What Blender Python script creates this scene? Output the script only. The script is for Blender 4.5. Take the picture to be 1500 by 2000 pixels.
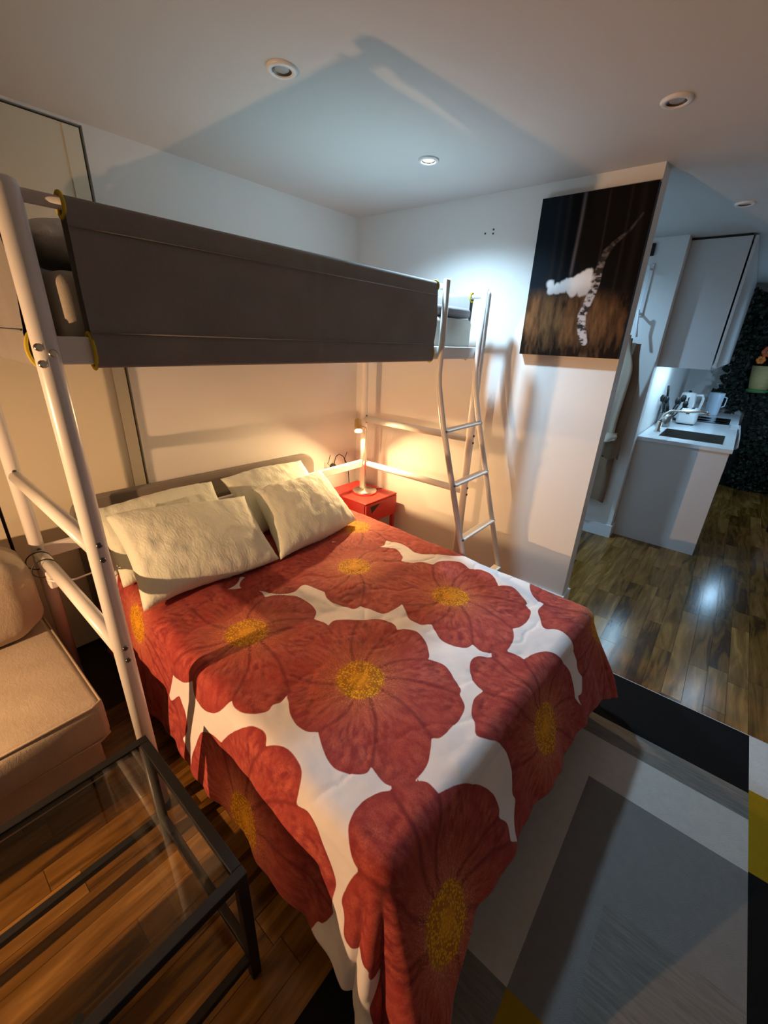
import bpy, math, random
import numpy as np
from mathutils import Vector, Matrix
random.seed(7); rng = np.random.default_rng(7)
for o in list(bpy.data.objects): bpy.data.objects.remove(o, do_unlink=True)
scene = bpy.context.scene; COL = scene.collection
PI = math.pi
H = 2.387                                   # ceiling height

# ------------------------------------------------------------------ camera
CX, CY, CZ, YAW, PITCH, ROLL, FPX = -2.5216, -2.3716, 1.6169, .8922, -.3950, .0421, 808.47
f = Vector((math.sin(YAW)*math.cos(PITCH), math.cos(YAW)*math.cos(PITCH), math.sin(PITCH)))
r = Vector((math.cos(YAW), -math.sin(YAW), 0)); u = r.cross(f)
r2 = math.cos(ROLL)*r + math.sin(ROLL)*u; u2 = -math.sin(ROLL)*r + math.cos(ROLL)*u
cd = bpy.data.cameras.new('camera'); cam = bpy.data.objects.new('camera', cd); COL.objects.link(cam)
cam.matrix_world = Matrix(((r2.x, u2.x, -f.x, CX), (r2.y, u2.y, -f.y, CY), (r2.z, u2.z, -f.z, CZ), (0, 0, 0, 1)))
cd.sensor_fit = 'HORIZONTAL'; cd.sensor_width = 36; cd.lens = FPX/1500*36; cd.clip_start = .02
scene.camera = cam

# ------------------------------------------------------------------ view, world, lights
scene.view_settings.view_transform = 'Standard'; scene.view_settings.look = 'None'
scene.view_settings.gamma = 1; scene.view_settings.use_curve_mapping = False
scene.view_settings.exposure = 0.25
wd = bpy.data.worlds.new('world'); scene.world = wd; wd.use_nodes = True
wd.node_tree.nodes['Background'].inputs[0].default_value = (.55, .65, .8, 1)
wd.node_tree.nodes['Background'].inputs[1].default_value = .02

def light(name, kind, loc, power, color, radius=.03, target=None, angle=None, blend=.3, parent=None):
    l = bpy.data.lights.new(name, kind); l.energy = power; l.color = color; l.shadow_soft_size = radius
    if angle: l.spot_size = math.radians(angle); l.spot_blend = blend
    o = bpy.data.objects.new(name, l); COL.objects.link(o); o.location = loc
    if target is not None:
        o.rotation_euler = (Vector(target)-Vector(loc)).to_track_quat('-Z', 'Y').to_euler()
    return o
WARM = (1, .56, .27); COOL = (.40, .70, 1); LED = (.52, .79, 1)
light('sofa_lamp_light', 'SPOT', (-3.60, -.97, 1.10), 128, WARM, .012, (0, -1.25, .35), 128, 1.)                       # table lamp beside the sofa, left of the frame
light('downlight_light', 'SPOT', (-.579, -.981, 2.352), 114, LED, .04, (-.579, -.981, 0), 144, 1.)
light('passage_light', 'SPOT', (.80, -.95, 2.352), 85, COOL, .03, (.80, -.95, 0), 168, 1.)
light('kitchen_light', 'SPOT', (3.0, -2.95, 2.352), 14, COOL, .04, (3.0, -2.95, 0), 160, .8)
light('kitchen_unseen_light', 'POINT', (3.3, -2.775, 1.095), 7, COOL, .06)  # unseen bare light added for the bright spot on the floor, no fixture built

# ------------------------------------------------------------------ helpers
def nd(nt, typ, **kw):
    n = nt.nodes.new(typ)
    for k, v in kw.items():
        if k in n.inputs.keys() if isinstance(k, str) else False: n.inputs[k].default_value = v
        else: setattr(n, k, v)
    return n
def mat(name, color=(.8, .8, .8), rough=.5, metal=0., bump=0., bscale=200., var=0., vscale=6., stretch=(1, 1, 1), emit=None, trans=0., sheen=0., spec=.5, coat=0., gen=False):
    m = bpy.data.materials.new(name); m.use_nodes = True; nt = m.node_tree; b = nt.nodes['Principled BSDF']
    b.inputs['Base Color'].default_value = (*color, 1); b.inputs['Roughness'].default_value = rough; b.inputs['Metallic'].default_value = metal
    b.inputs['Specular IOR Level'].default_value = spec
    if trans: b.inputs['Transmission Weight'].default_value = trans
    if coat: b.inputs['Coat Weight'].default_value = coat
    if sheen: b.inputs['Sheen Weight'].default_value = sheen
    if emit: b.inputs['Emission Color'].default_value = (*emit[0], 1); b.inputs['Emission Strength'].default_value = emit[1]
    geo = nt.nodes.new('ShaderNodeNewGeometry'); mp = nt.nodes.new('ShaderNodeMapping'); mp.inputs['Scale'].default_value = stretch
    nt.links.new(geo.outputs['Position'], mp.inputs['Vector'])
    if var:
        n = nt.nodes.new('ShaderNodeTexNoise'); n.inputs['Scale'].default_value = vscale; n.inputs['Detail'].default_value = 4
        nt.links.new(mp.outputs[0], n.inputs['Vector'])
        mx = nt.nodes.new('ShaderNodeMix'); mx.data_type = 'RGBA'
        mx.inputs[6].default_value = (*[c*(1-var) for c in color], 1); mx.inputs[7].default_value = (*[min(1, c*(1+var)) for c in color], 1)
        nt.links.new(n.outputs['Fac'], mx.inputs[0]); nt.links.new(mx.outputs[2], b.inputs['Base Color'])
    if bump:
        n = nt.nodes.new('ShaderNodeTexNoise'); n.inputs['Scale'].default_value = bscale; n.inputs['Detail'].default_value = 3
        nt.links.new(mp.outputs[0], n.inputs['Vector'])
        bp = nt.nodes.new('ShaderNodeBump'); bp.inputs['Strength'].default_value = bump; bp.inputs['Distance'].default_value = .004
        nt.links.new(n.outputs['Fac'], bp.inputs['Height']); nt.links.new(bp.outputs[0], b.inputs['Normal'])
    return m

class MB:
    """collects shapes, builds one mesh object"""
    def __init__(s): s.v = []; s.f = []; s.mi = []; s.sm = []
    def add(s, vs, fs, mi=0, smooth=False):
        o = len(s.v); s.v += [tuple(map(float, p)) for p in vs]
        for q in fs: s.f.append(tuple(i+o for i in q)); s.mi.append(mi); s.sm.append(smooth)
        return s
    def box(s, x0, x1, y0, y1, z0, z1, mi=0, M=None, bev=0.):
        x0, x1 = sorted((x0, x1)); y0, y1 = sorted((y0, y1)); z0, z1 = sorted((z0, z1))
        if not bev:
            vs = [(x, y, z) for z in (z0, z1) for y in (y0, y1) for x in (x0, x1)]
            fs = [(0, 2, 3, 1), (4, 5, 7, 6), (0, 1, 5, 4), (2, 6, 7, 3), (0, 4, 6, 2), (1, 3, 7, 5)]
        else:
            c = [((x0+x1)/2, (y0+y1)/2, (z0+z1)/2)]; hx, hy, hz = (x1-x0)/2, (y1-y0)/2, (z1-z0)/2; b = min(bev, hx*.95, hy*.95, hz*.95)
            vs = []; idx = {}
            for sx in (-1, 1):
                for sy in (-1, 1):
                    for sz in (-1, 1):
                        for k in range(3):
                            d = [hx, hy, hz]
                            for j in range(3):
                                if j != k: d[j] -= b
                            idx[(sx, sy, sz, k)] = len(vs); vs.append((c[0][0]+sx*d[0], c[0][1]+sy*d[1], c[0][2]+sz*d[2]))
            I = lambda a, b_, c_, k: idx[(a, b_, c_, k)]
            fs = []
            for q in (-1, 1):
                a = [I(q, -1, -1, 0), I(q, 1, -1, 0), I(q, 1, 1, 0), I(q, -1, 1, 0)]; fs.append(a if q > 0 else a[::-1])
                a = [I(-1, q, -1, 1), I(-1, q, 1, 1), I(1, q, 1, 1), I(1, q, -1, 1)]; fs.append(a if q > 0 else a[::-1])
                a = [I(-1, -1, q, 2), I(1, -1, q, 2), I(1, 1, q, 2), I(-1, 1, q, 2)]; fs.append(a if q > 0 else a[::-1])
            for p in (-1, 1):
                for q in (-1, 1):
                    a = [I(p, q, -1, 0), I(p, q, 1, 0), I(p, q, 1, 1), I(p, q, -1, 1)]; fs.append(a if p*q < 0 else a[::-1])
                    a = [I(p, -1, q, 0), I(p, -1, q, 2), I(p, 1, q, 2), I(p, 1, q, 0)]; fs.append(a if p*q < 0 else a[::-1])
                    a = [I(-1, p, q, 1), I(-1, p, q, 2), I(1, p, q, 2), I(1, p, q, 1)]; fs.append(a if p*q > 0 else a[::-1])
            for sx in (-1, 1):
                for sy in (-1, 1):
                    for sz in (-1, 1):
                        a = [I(sx, sy, sz, 0), I(sx, sy, sz, 1), I(sx, sy, sz, 2)]; fs.append(a if sx*sy*sz > 0 else a[::-1])
        if M is not None: vs = [M @ Vector(p) for p in vs]
        return s.add(vs, fs, mi)
    def tube(s, pts, rad, n=12, mi=0, caps=True, closed=False):
        pts = [Vector(p) for p in pts]; m = len(pts); rr = rad if isinstance(rad, (list, tuple)) else [rad]*m
        vs = []; prev = None
        for i, p in enumerate(pts):
            a = pts[i-1] if (i > 0 or closed) else p; b = pts[(i+1) % m] if (i < m-1 or closed) else p
            t = ((b-p).normalized()+(p-a).normalized()) if (a != p and b != p) else (b-a)
            t.normalize()
            if prev is None:
                up = Vector((0, 0, 1)) if abs(t.z) < .9 else Vector((1, 0, 0)); x = t.cross(up).normalized()
            else: x = (prev - t*prev.dot(t)).normalized()
            prev = x; y = t.cross(x)
            k = 1.
            if a != p and b != p:
                cs = max(.5, t.dot((b-p).normalized())); k = 1/cs
            for j in range(n):
                g = 2*PI*j/n; vs.append(p + rr[i]*(math.cos(g)*x + math.sin(g)*y))
        fs = []
        for i in range(m if closed else m-1):
            i2 = (i+1) % m
            for j in range(n):
                j2 = (j+1) % n; fs.append((i*n+j, i*n+j2, i2*n+j2, i2*n+j))
        s.add(vs, fs, mi, True)
        if caps and not closed:
            o = len(s.v)-m*n
            s.f.append(tuple(o+j for j in range(n))[::-1]); s.mi.append(mi); s.sm.append(False)
            s.f.append(tuple(o+(m-1)*n+j for j in range(n))); s.mi.append(mi); s.sm.append(False)
        return s
    def lathe(s, prof, c=(0, 0, 0), n=24, mi=0, M=None, smooth=True, caps=True):
        vs = []; fs = []
        for rad, z in prof:
            for j in range(n):
                g = 2*PI*j/n; p = Vector((rad*math.cos(g), rad*math.sin(g), z))
                if M is not None: p = M @ p
                vs.append((p[0]+c[0], p[1]+c[1], p[2]+c[2]))
        for i in range(len(prof)-1):
            for j in range(n):
                j2 = (j+1) % n; fs.append((i*n+j, i*n+j2, (i+1)*n+j2, (i+1)*n+j))
        s.add(vs, fs, mi, smooth)
        o = len(s.v)-len(vs)
        if caps and prof[0][0] > 1e-4: s.f.append(tuple(o+j for j in range(n))[::-1]); s.mi.append(mi); s.sm.append(False)
        if caps and prof[-1][0] > 1e-4: s.f.append(tuple(o+(len(prof)-1)*n+j for j in range(n))); s.mi.append(mi); s.sm.append(False)
        return s
    def grid(s, P, mi=0, smooth=True, flip=False):
        P = np.asarray(P); a, b = P.shape[:2]; I = np.arange(a*b).reshape(a, b)
        q = np.stack([I[:-1, :-1], I[:-1, 1:], I[1:, 1:], I[1:, :-1]], -1).reshape(-1, 4)
        if flip: q = q[:, ::-1]
        return s.add(P.reshape(-1, 3), [tuple(int(k) for k in x) for x in q], mi, smooth)
    def build(s, name, mats, parent=None, label=None):
        me = bpy.data.meshes.new(name); me.from_pydata(s.v, [], s.f); me.update()
        for m in (mats if isinstance(mats, (list, tuple)) else [mats]): me.materials.append(m)
        me.polygons.foreach_set('material_index', s.mi); me.polygons.foreach_set('use_smooth', s.sm)
        o = bpy.data.objects.new(name, me); COL.objects.link(o)
        if parent is not None:
            o.parent = parent; o.matrix_parent_inverse = Matrix.Translation(parent.location).inverted()
        if label: o['label'] = label
        return o
def thing(name, label, cat, loc, group=None):
    o = bpy.data.objects.new(name, None); COL.objects.link(o); o.location = loc; o.empty_display_size = .05
    return tag(o, label, cat, group)
def tag(o, label, cat, group=None):
    o['label'] = label; o['category'] = cat
    if group: o['group'] = group
    return o
def struct(o, label, cat=None):
    o['kind'] = 'structure'; o['label'] = label; o['category'] = cat or o.name.split('_')[0]; return o
def bevel(o, w=.004, seg=2):
    m = o.modifiers.new('bevel', 'BEVEL'); m.width = w; m.segments = seg; m.limit_method = 'ANGLE'; return o
def subsurf(o, n=1):
    m = o.modifiers.new('subsurf', 'SUBSURF'); m.levels = n; m.render_levels = n; return o
def vnoise(x, y, seed=0):
    """smooth value noise for numpy arrays"""
    xi = np.floor(x).astype(int); yi = np.floor(y).astype(int); fx = x-xi; fy = y-yi
    fx = fx*fx*(3-2*fx); fy = fy*fy*(3-2*fy)
    h = lambda a, b: (np.sin(a*127.1+b*311.7+seed*74.7)*43758.5453) % 1.0
    return (h(xi, yi)*(1-fx)+h(xi+1, yi)*fx)*(1-fy)+(h(xi, yi+1)*(1-fx)+h(xi+1, yi+1)*fx)*fy
def fbm(x, y, seed=0, n=4):
    a = .5; t = 0
    for i in range(n): t = t+a*vnoise(x*2**i, y*2**i, seed+i); a *= .5
    return t
def sstep(a, b, x): t = np.clip((x-a)/(b-a), 0, 1); return t*t*(3-2*t)

# ------------------------------------------------------------------ materials
M_wall = mat('wall_paint', (.80, .79, .77), .55, bump=.12, bscale=300)
M_door = mat('panel_paint', (.78, .72, .56), .45, bump=.06, bscale=150)
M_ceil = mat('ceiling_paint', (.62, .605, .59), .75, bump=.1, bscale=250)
M_gap = mat('dark_gap', (.02, .018, .015), .8)
M_white = mat('white_enamel', (.80, .79, .78), .28, bump=.03, bscale=60, spec=.5)
M_skirt = mat('skirting_gloss', (.78, .79, .80), .3, bump=.03, bscale=80)
M_black = mat('black_metal', (.009, .009, .010), .5, spec=.3, bump=.05, bscale=400)
M_bolt = mat('bolt_steel', (.12, .12, .12), .3, metal=.9, bump=.05)
M_chrome = mat('brushed_steel', (.62, .58, .52), .22, metal=1, bump=.03, bscale=500)
M_brass = mat('brass_shade', (.62, .42, .16), .35, metal=.8, bump=.03, bscale=300)
M_red = mat('red_enamel', (.52, .022, .018), .35, bump=.03, bscale=90)
M_yellow = mat('yellow_piping', (.62, .48, .02), .7, bump=.3, bscale=900)
def fabric(name, c, c2, sc=900, rough=.9, crinkle=0., bump=.25):
    m = bpy.data.materials.new(name); m.use_nodes = True; nt = m.node_tree; b = nt.nodes['Principled BSDF']
    b.inputs['Roughness'].default_value = rough; b.inputs['Specular IOR Level'].default_value = .15; b.inputs['Sheen Weight'].default_value = .15
    geo = nt.nodes.new('ShaderNodeNewGeometry'); L = nt.links.new
    n1 = nt.nodes.new('ShaderNodeTexNoise'); n1.inputs['Scale'].default_value = sc; n1.inputs['Detail'].default_value = 2
    n2 = nt.nodes.new('ShaderNodeTexNoise'); n2.inputs['Scale'].default_value = 7; n2.inputs['Detail'].default_value = 5
    L(geo.outputs['Position'], n1.inputs['Vector']); L(geo.outputs['Position'], n2.inputs['Vector'])
    ad = nt.nodes.new('ShaderNodeMath'); ad.operation = 'ADD'; L(n1.outputs['Fac'], ad.inputs[0]); L(n2.outputs['Fac'], ad.inputs[1])
    mr = nt.nodes.new('ShaderNodeMapRange'); mr.inputs['From Min'].default_value = .7; mr.inputs['From Max'].default_value = 1.3; L(ad.outputs[0], mr.inputs['Value'])
    mx = nt.nodes.new('ShaderNodeMix'); mx.data_type = 'RGBA'; mx.inputs[6].default_value = (*c, 1); mx.inputs[7].default_value = (*c2, 1)
    L(mr.outputs[0], mx.inputs[0]); L(mx.outputs[2], b.inputs['Base Color'])
    bp = nt.nodes.new('ShaderNodeBump'); bp.inputs['Strength'].default_value = bump; bp.inputs['Distance'].default_value = .003
    L(n1.outputs['Fac'], bp.inputs['Height']); L(bp.outputs[0], b.inputs['Normal'])
    if crinkle:
        mp = nt.nodes.new('ShaderNodeMapping'); mp.inputs['Scale'].default_value = (2.6, 1., 1.); mp.inputs['Rotation'].default_value = (0, 0, .5); L(geo.outputs['Position'], mp.inputs['Vector'])
        n3 = nt.nodes.new('ShaderNodeTexNoise'); n3.inputs['Scale'].default_value = 24; n3.inputs['Detail'].default_value = 6; n3.inputs['Distortion'].default_value = .8; L(mp.outputs[0], n3.inputs['Vector'])
        b2 = nt.nodes.new('ShaderNodeBump'); b2.inputs['Strength'].default_value = crinkle; b2.inputs['Distance'].default_value = .012
        L(n3.outputs['Fac'], b2.inputs['Height']); L(bp.outputs[0], b2.inputs['Normal']); L(b2.outputs[0], b.inputs['Normal'])
    return m
M_fab = fabric('grey_bed_canvas', (.23, .215, .205), (.29, .273, .262), 500)
M_head = fabric('taupe_headboard_felt', (.19, .165, .145), (.25, .22, .195), 350)
M_sofa = fabric('tan_sofa_weave', (.36, .295, .225), (.49, .415, .325), 420, .9, .12)
M_pillow = fabric('pale_green_cotton', (.74, .80, .69), (.82, .86, .77), 300, .85, .3, .15)
M_loftmat = fabric('taupe_mattress_cover', (.46, .42, .36), (.56, .52, .45), 500)
M_loftpil = fabric('greyish_pillow_cotton', (.62, .59, .55), (.72, .69, .65), 400)
M_blanket = fabric('mauve_grey_blanket', (.16, .145, .15), (.21, .19, .20), 260)

# ------------------------------------------------------------------ room shell
XW, YS, XF = -4.9, -4.3, 7.2
def B(name, dims, m, label, cat=None, bev=0): return struct(MB().box(*dims, bev=bev).build(name, m), label, cat)
hw = B('wall_head', (-1.662, 0.02, 0, .12, 0, H+.05), M_wall, 'white wall behind the beds, right of the dark gap', 'wall')
B('wall_head_backing', (XW-.1, -1.66, .03, .12, 0, H+.05), M_gap, 'dark recess behind the flush wall panels', 'wall')
d1 = struct(MB().box(-2.284, -1.676, 0, .03, .012, 2.366).build('door_1', M_door), 'cream flush panel with dark gap around it behind the loft bed', 'door')
MB().box(-1.736, -1.678, -.006, .0, .012, 2.364).build('stile', M_door, d1)
d2 = struct(MB().box(XW, -2.298, 0, .03, .012, 2.366).build('door_2', M_door), 'cream flush panel at far left behind the sofa', 'door')
B('trim_1', (XW, -1.662, .0, .04, 2.378, H+.05), M_wall, 'narrow white strip above the flush panels', 'trim')
YE = -1.85
B('wall_right', (0, .12, YE, .12, 0, H+.05), M_wall, 'white partition wall carrying the forest picture', 'wall')
B('baseboard_right', (-.014, .134, YE-.014, -.0, 0, .125), M_skirt, 'white skirting round the end of the picture wall', 'baseboard')
B('wall_corridor', (1.52, 1.64, -1.80, .6, 0, H+.05), M_wall, 'white passage wall with coats hanging on it', 'wall')
B('baseboard_corridor', (1.504, 1.652, -1.814, .6, 0, .115), M_skirt, 'white skirting under the coats', 'baseboard')
B('wall_corridor_end', (.02, 1.6, .6, .7, 0, H+.05), M_wall, 'white wall closing the passage', 'wall')
B('wall_kitchen', (1.62, XF, -1.79, -1.69, 0, H+.05), M_wall, 'white wall behind the kitchen worktop', 'wall')
B('wall_kitchen_far', (4.56, 4.66, -2.9, -1.79, 0, H+.05), M_wall, 'white wall at the far end of the kitchen worktop', 'wall')
B('wall_far', (XF, XF+.1, YS, -1.7, 0, H+.05), M_wall, 'white wall at the far end of the room', 'wall')
B('wall_south', (XW-.1, XF+.1, YS-.1, YS, 0, H+.05), M_wall, 'white wall behind the viewer', 'wall')
B('wall_west', (XW-.1, XW, YS, .12, 0, H+.05), M_wall, 'white wall beyond the sofa', 'wall')
B('ceiling', (XW-.1, XF+.1, YS-.1, .7, H, H+.08), M_ceil, 'plain white ceiling', 'ceiling')

# floor and planks
def wood_mat():
    m = bpy.data.materials.new('acacia_plank'); m.use_nodes = True; nt = m.node_tree; b = nt.nodes['Principled BSDF']; L = nt.links.new
    geo = nt.nodes.new('ShaderNodeNewGeometry'); oi = nt.nodes.new('ShaderNodeObjectInfo')
    sc = nt.nodes.new('ShaderNodeVectorMath'); sc.operation = 'MULTIPLY_ADD'
    cmb = nt.nodes.new('ShaderNodeCombineXYZ'); 
    mul = nt.nodes.new('ShaderNodeMath'); mul.operation = 'MULTIPLY'; mul.inputs[1].default_value = 37.
    fa = nt.nodes.new('ShaderNodeMath'); fa.operation = 'ADD'; L(oi.outputs['Random'], fa.inputs[0]); L(geo.outputs['Random Per Island'], fa.inputs[1])
    fr = nt.nodes.new('ShaderNodeMath'); fr.operation = 'FRACT'; L(fa.outputs[0], fr.inputs[0])
    L(fr.outputs[0], mul.inputs[0]); L(mul.outputs[0], cmb.inputs[0]); L(mul.outputs[0], cmb.inputs[2])
    sc.inputs[1].default_value = (1.1, 9., 1.); L(geo.outputs['Position'], sc.inputs[0]); L(cmb.outputs[0], sc.inputs[2])
    n1 = nt.nodes.new('ShaderNodeTexNoise'); n1.inputs['Scale'].default_value = 2.2; n1.inputs['Detail'].default_value = 6; n1.inputs['Distortion'].default_value = 1.2
    L(sc.outputs[0], n1.inputs['Vector'])
    n2 = nt.nodes.new('ShaderNodeTexNoise'); n2.inputs['Scale'].default_value = 14; n2.inputs['Detail'].default_value = 4
    L(sc.outputs[0], n2.inputs['Vector'])
    r1 = nt.nodes.new('ShaderNodeValToRGB'); e = r1.color_ramp.elements
    e[0].position = .28; e[0].color = (.065, .030, .012, 1); e[1].position = .80; e[1].color = (.40, .225, .095, 1)
    for p, c in ((.40, (.15, .078, .027, 1)), (.55, (.22, .115, .046, 1)), (.67, (.28, .155, .066, 1))):
        q = e.new(p); q.color = c
    ad = nt.nodes.new('ShaderNodeMath'); ad.operation = 'MULTIPLY_ADD'; ad.inputs[1].default_value = .34; 
    sb = nt.nodes.new('ShaderNodeMath'); sb.operation = 'SUBTRACT'; sb.inputs[1].default_value = .5; L(fr.outputs[0], sb.inputs[0])
    L(sb.outputs[0], ad.inputs[0]); L(n1.outputs['Fac'], ad.inputs[2]); L(ad.outputs[0], r1.inputs['Fac'])
    mx = nt.nodes.new('ShaderNodeMix'); mx.data_type = 'RGBA'; mx.blend_type = 'MULTIPLY'; mx.inputs[0].default_value = .4
    L(r1.outputs[0], mx.inputs[6]); L(n2.outputs['Fac'], mx.inputs[7])
    hs = nt.nodes.new('ShaderNodeHueSaturation'); hs.inputs['Value'].default_value = 1.05; hs.inputs['Saturation'].default_value = 1.15
    L(mx.outputs[2], hs.inputs['Color'])
    bw = nt.nodes.new('ShaderNodeMix'); bw.data_type = 'RGBA'; bw.inputs[0].default_value = .0
    L(hs.outputs[0], b.inputs['Base Color'])
    b.inputs['Roughness'].default_value = .2; b.inputs['Specular IOR Level'].default_value = .38
    bp = nt.nodes.new('ShaderNodeBump'); bp.inputs['Strength'].default_value = .12; bp.inputs['Distance'].default_value = .002
    L(n1.outputs['Fac'], bp.inputs['Height']); L(bp.outputs[0], b.inputs['Normal'])
    return m
M_wood = wood_mat()
M_joint = mat('floor_joint', (.02, .013, .008), .8)
floor = struct(MB().box(XW-.1, XF+.1, YS-.1, .7, -.06, -.003).build('floor', M_joint), 'brown acacia plank floor', 'floor')
pm = MB().box(-.5, .5, -.5, .5, -.004, 0)
pmesh = bpy.data.meshes.new('plank'); pmesh.from_pydata(pm.v, [], pm.f); pmesh.materials.append(M_wood)
PW = .088
def covered(x0, x1, y):      # hidden by rug or bed or outside what can be seen
    if x1 < -3.3: return True
    if y > -.55 and x0 < .1: return True
    if y < -2.0 and x1 < -.45 and x0 > -2.6: return True
    if y < -3.3: return True
    if x0 > -2.0 and x1 < -.75 and -2.0 < y < -.4: return True
    if y > -1.2 and .0 < x1: return True
    return False
near, far = [], []
row = 0; y = -.02
while y > YS:
    x = -3.4-random.random()*.6
    while x < 4.6:
        L = random.choice((.24, .36, .5, .62, .8, .95)); 
        if not covered(x, x+L, y-PW/2):
            (near if (x < 1.7 and y > -3.2) else far).append((x, x+L, y))
        x += L
    y -= PW; row += 1
near.sort(key=lambda p: math.hypot((p[0]+p[1])/2-CX, p[2]-CY))
far += near[298:]; near = near[:298]
for x0, x1, y in near:
    o = bpy.data.objects.new('plank', pmesh); COL.objects.link(o); o.parent = floor
    o.location = ((x0+x1)/2, y-PW/2, 0); o.scale = (x1-x0-.0016, PW-.0014, 1)
mb = MB()
for x0, x1, y in far: mb.box(x0+.0008, x1-.0008, y-PW+.0007, y-.0007, -.004, 0)
fo = mb.build('plank_field', M_wood, floor); fo['kind'] = 'stuff'

# ------------------------------------------------------------------ rug
RUGC = {'k': (.008, .008, .009), 'l': (.52, .50, .47), 'g': (.20, .195, .19), 'y': (.32, .20, .008), 's': (.21, .20, .185), 'w': (.56, .55, .54)}
RM = {}
for k, c in RUGC.items():
    RM[k] = mat('rug_wool_'+{'k': 'black', 'l': 'light_grey', 'g': 'mid_grey', 'y': 'mustard', 's': 'striped_grey', 'w': 'white'}[k], c, .95, bump=.6, bscale=420,
                var=.45 if k == 's' else .12, vscale=22 if k == 's' else 40, stretch=((6, .6, 1) if k == 's' else (1, 1, 1)), spec=.1)
keys = list(RUGC)
fields = [(-.72, -.375, -2.837, -1.945, 'k'), (-.85, -.72, -2.837, -1.945, 's'), (-1.07, -.85, -2.837, -1.945, 'l'), (-1.855, -1.07, -2.33, -1.945, 'l'),
          (-1.855, -1.07, -2.485, -2.33, 'g'), (-1.475, -1.07, -2.837, -2.485, 'g'), (-2.3, -1.475, -2.837, -2.485, 's'), (-2.3, -1.855, -2.485, -2.33, 'y'),
          (-2.02, -1.855, -2.33, -1.945, 's'), (-2.7, -2.02, -2.33, -1.945, 'k'), (-2.7, -2.3, -2.837, -2.33, 'l'),
          (-.70, -.375, -3.6, -2.837, 'w'), (-1.065, -.70, -3.6, -2.837, 'y'), (-1.6, -1.065, -3.6, -2.837, 'k'), (-2.7, -1.6, -3.6, -2.837, 'g')]
mb = MB()
for x0, x1, y0, y1, k in fields: mb.box(x0, x1, y0, y1, .0005, .011, keys.index(k))
mb.box(-.375, -.371, -3.6, -1.945, .0005, .0115, keys.index('w'))
tag(mb.build('area_rug', [RM[k] for k in keys]), 'patchwork rug with black, grey and mustard rectangles at the foot of the bed', 'rug')

# ------------------------------------------------------------------ loft bed
XL, XR, YB, YF, HT, Z1, Z2 = -2.243, -.208, -.277, -1.165, 1.875, 1.066, .726
loft = thing('loft_bed', 'white tubular loft bed with grey canvas sides and yellow piping', 'loft bed', (-1.22, -.72, 0))
for x in (XL, XR):
    for y in (YB, YF):
        p = MB().tube([(x, y, .035), (x, y, HT-.012), (x, y, HT+.002), (x, y, HT+.006)], [.025, .025, .021, .012], 20).build('post', M_white, loft)
        MB().lathe([(.022, 0), (.027, .004), (.027, .036), (.02, .04)], (x, y, 0.0)).build('foot_cap', M_black, p)
        ox = .0255 if x < -1 else -.0255
        for z in (Z1+.022, Z1-.022, Z2+.022, Z2-.022):
            MB().lathe([(.0075, -.001), (.0075, .004), (.004, .0065)], (x, y-.0245, z), 10, M=Matrix.Rotation(PI/2, 3, 'X')).build('bolt', M_bolt, p)
for x in (XL, XR):
    for z in (Z1, Z2):
        MB().tube([(x, YB-.02, z), (x, YF+.02, z)], .0225, 16).build('end_bar', M_white, loft)
    MB().tube([(x, YB-.02, HT-.02), (x, YF+.02, HT-.02)], .0125, 14).build('top_rail', M_white, loft)
    bevel(MB().box(x-.012, x+.012, YF+.02, YB-.02, 1.535, 1.595).build('end_rail', M_white, loft), .004)
for y, x1 in ((YF, -.655), (YB, XR-.02)):
    bevel(MB().box(XL+.02, XR-.02, y-.012, y+.012, 1.535, 1.595).build('side_rail', M_white, loft), .004)
    MB().tube([(XL+.02, y, HT-.02), (x1, y, HT-.02)], .0125, 14).build('top_rail', M_white, loft)
bevel(MB().box(XL+.02, XR-.02, YB-.012, YB+.012, Z2-.028, Z2+.028).build('rear_bar', M_white, loft), .004)
MB().box(XL+.03, XR-.03, YF+.014, YB-.014, 1.552, 1.572).build('bed_base', M_white, loft)
for dx, dz in ((-.03, .012), (-.03, -.022), (.008, .0)):
    MB().lathe([(.009, -.001), (.009, .004), (.006, .007)], (XL+dx*.6, YF-.0235, 1.56+dz), 10, M=Matrix.Rotation(PI/2, 3, 'X')).build('corner_bolt', M_chrome, loft)
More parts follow.
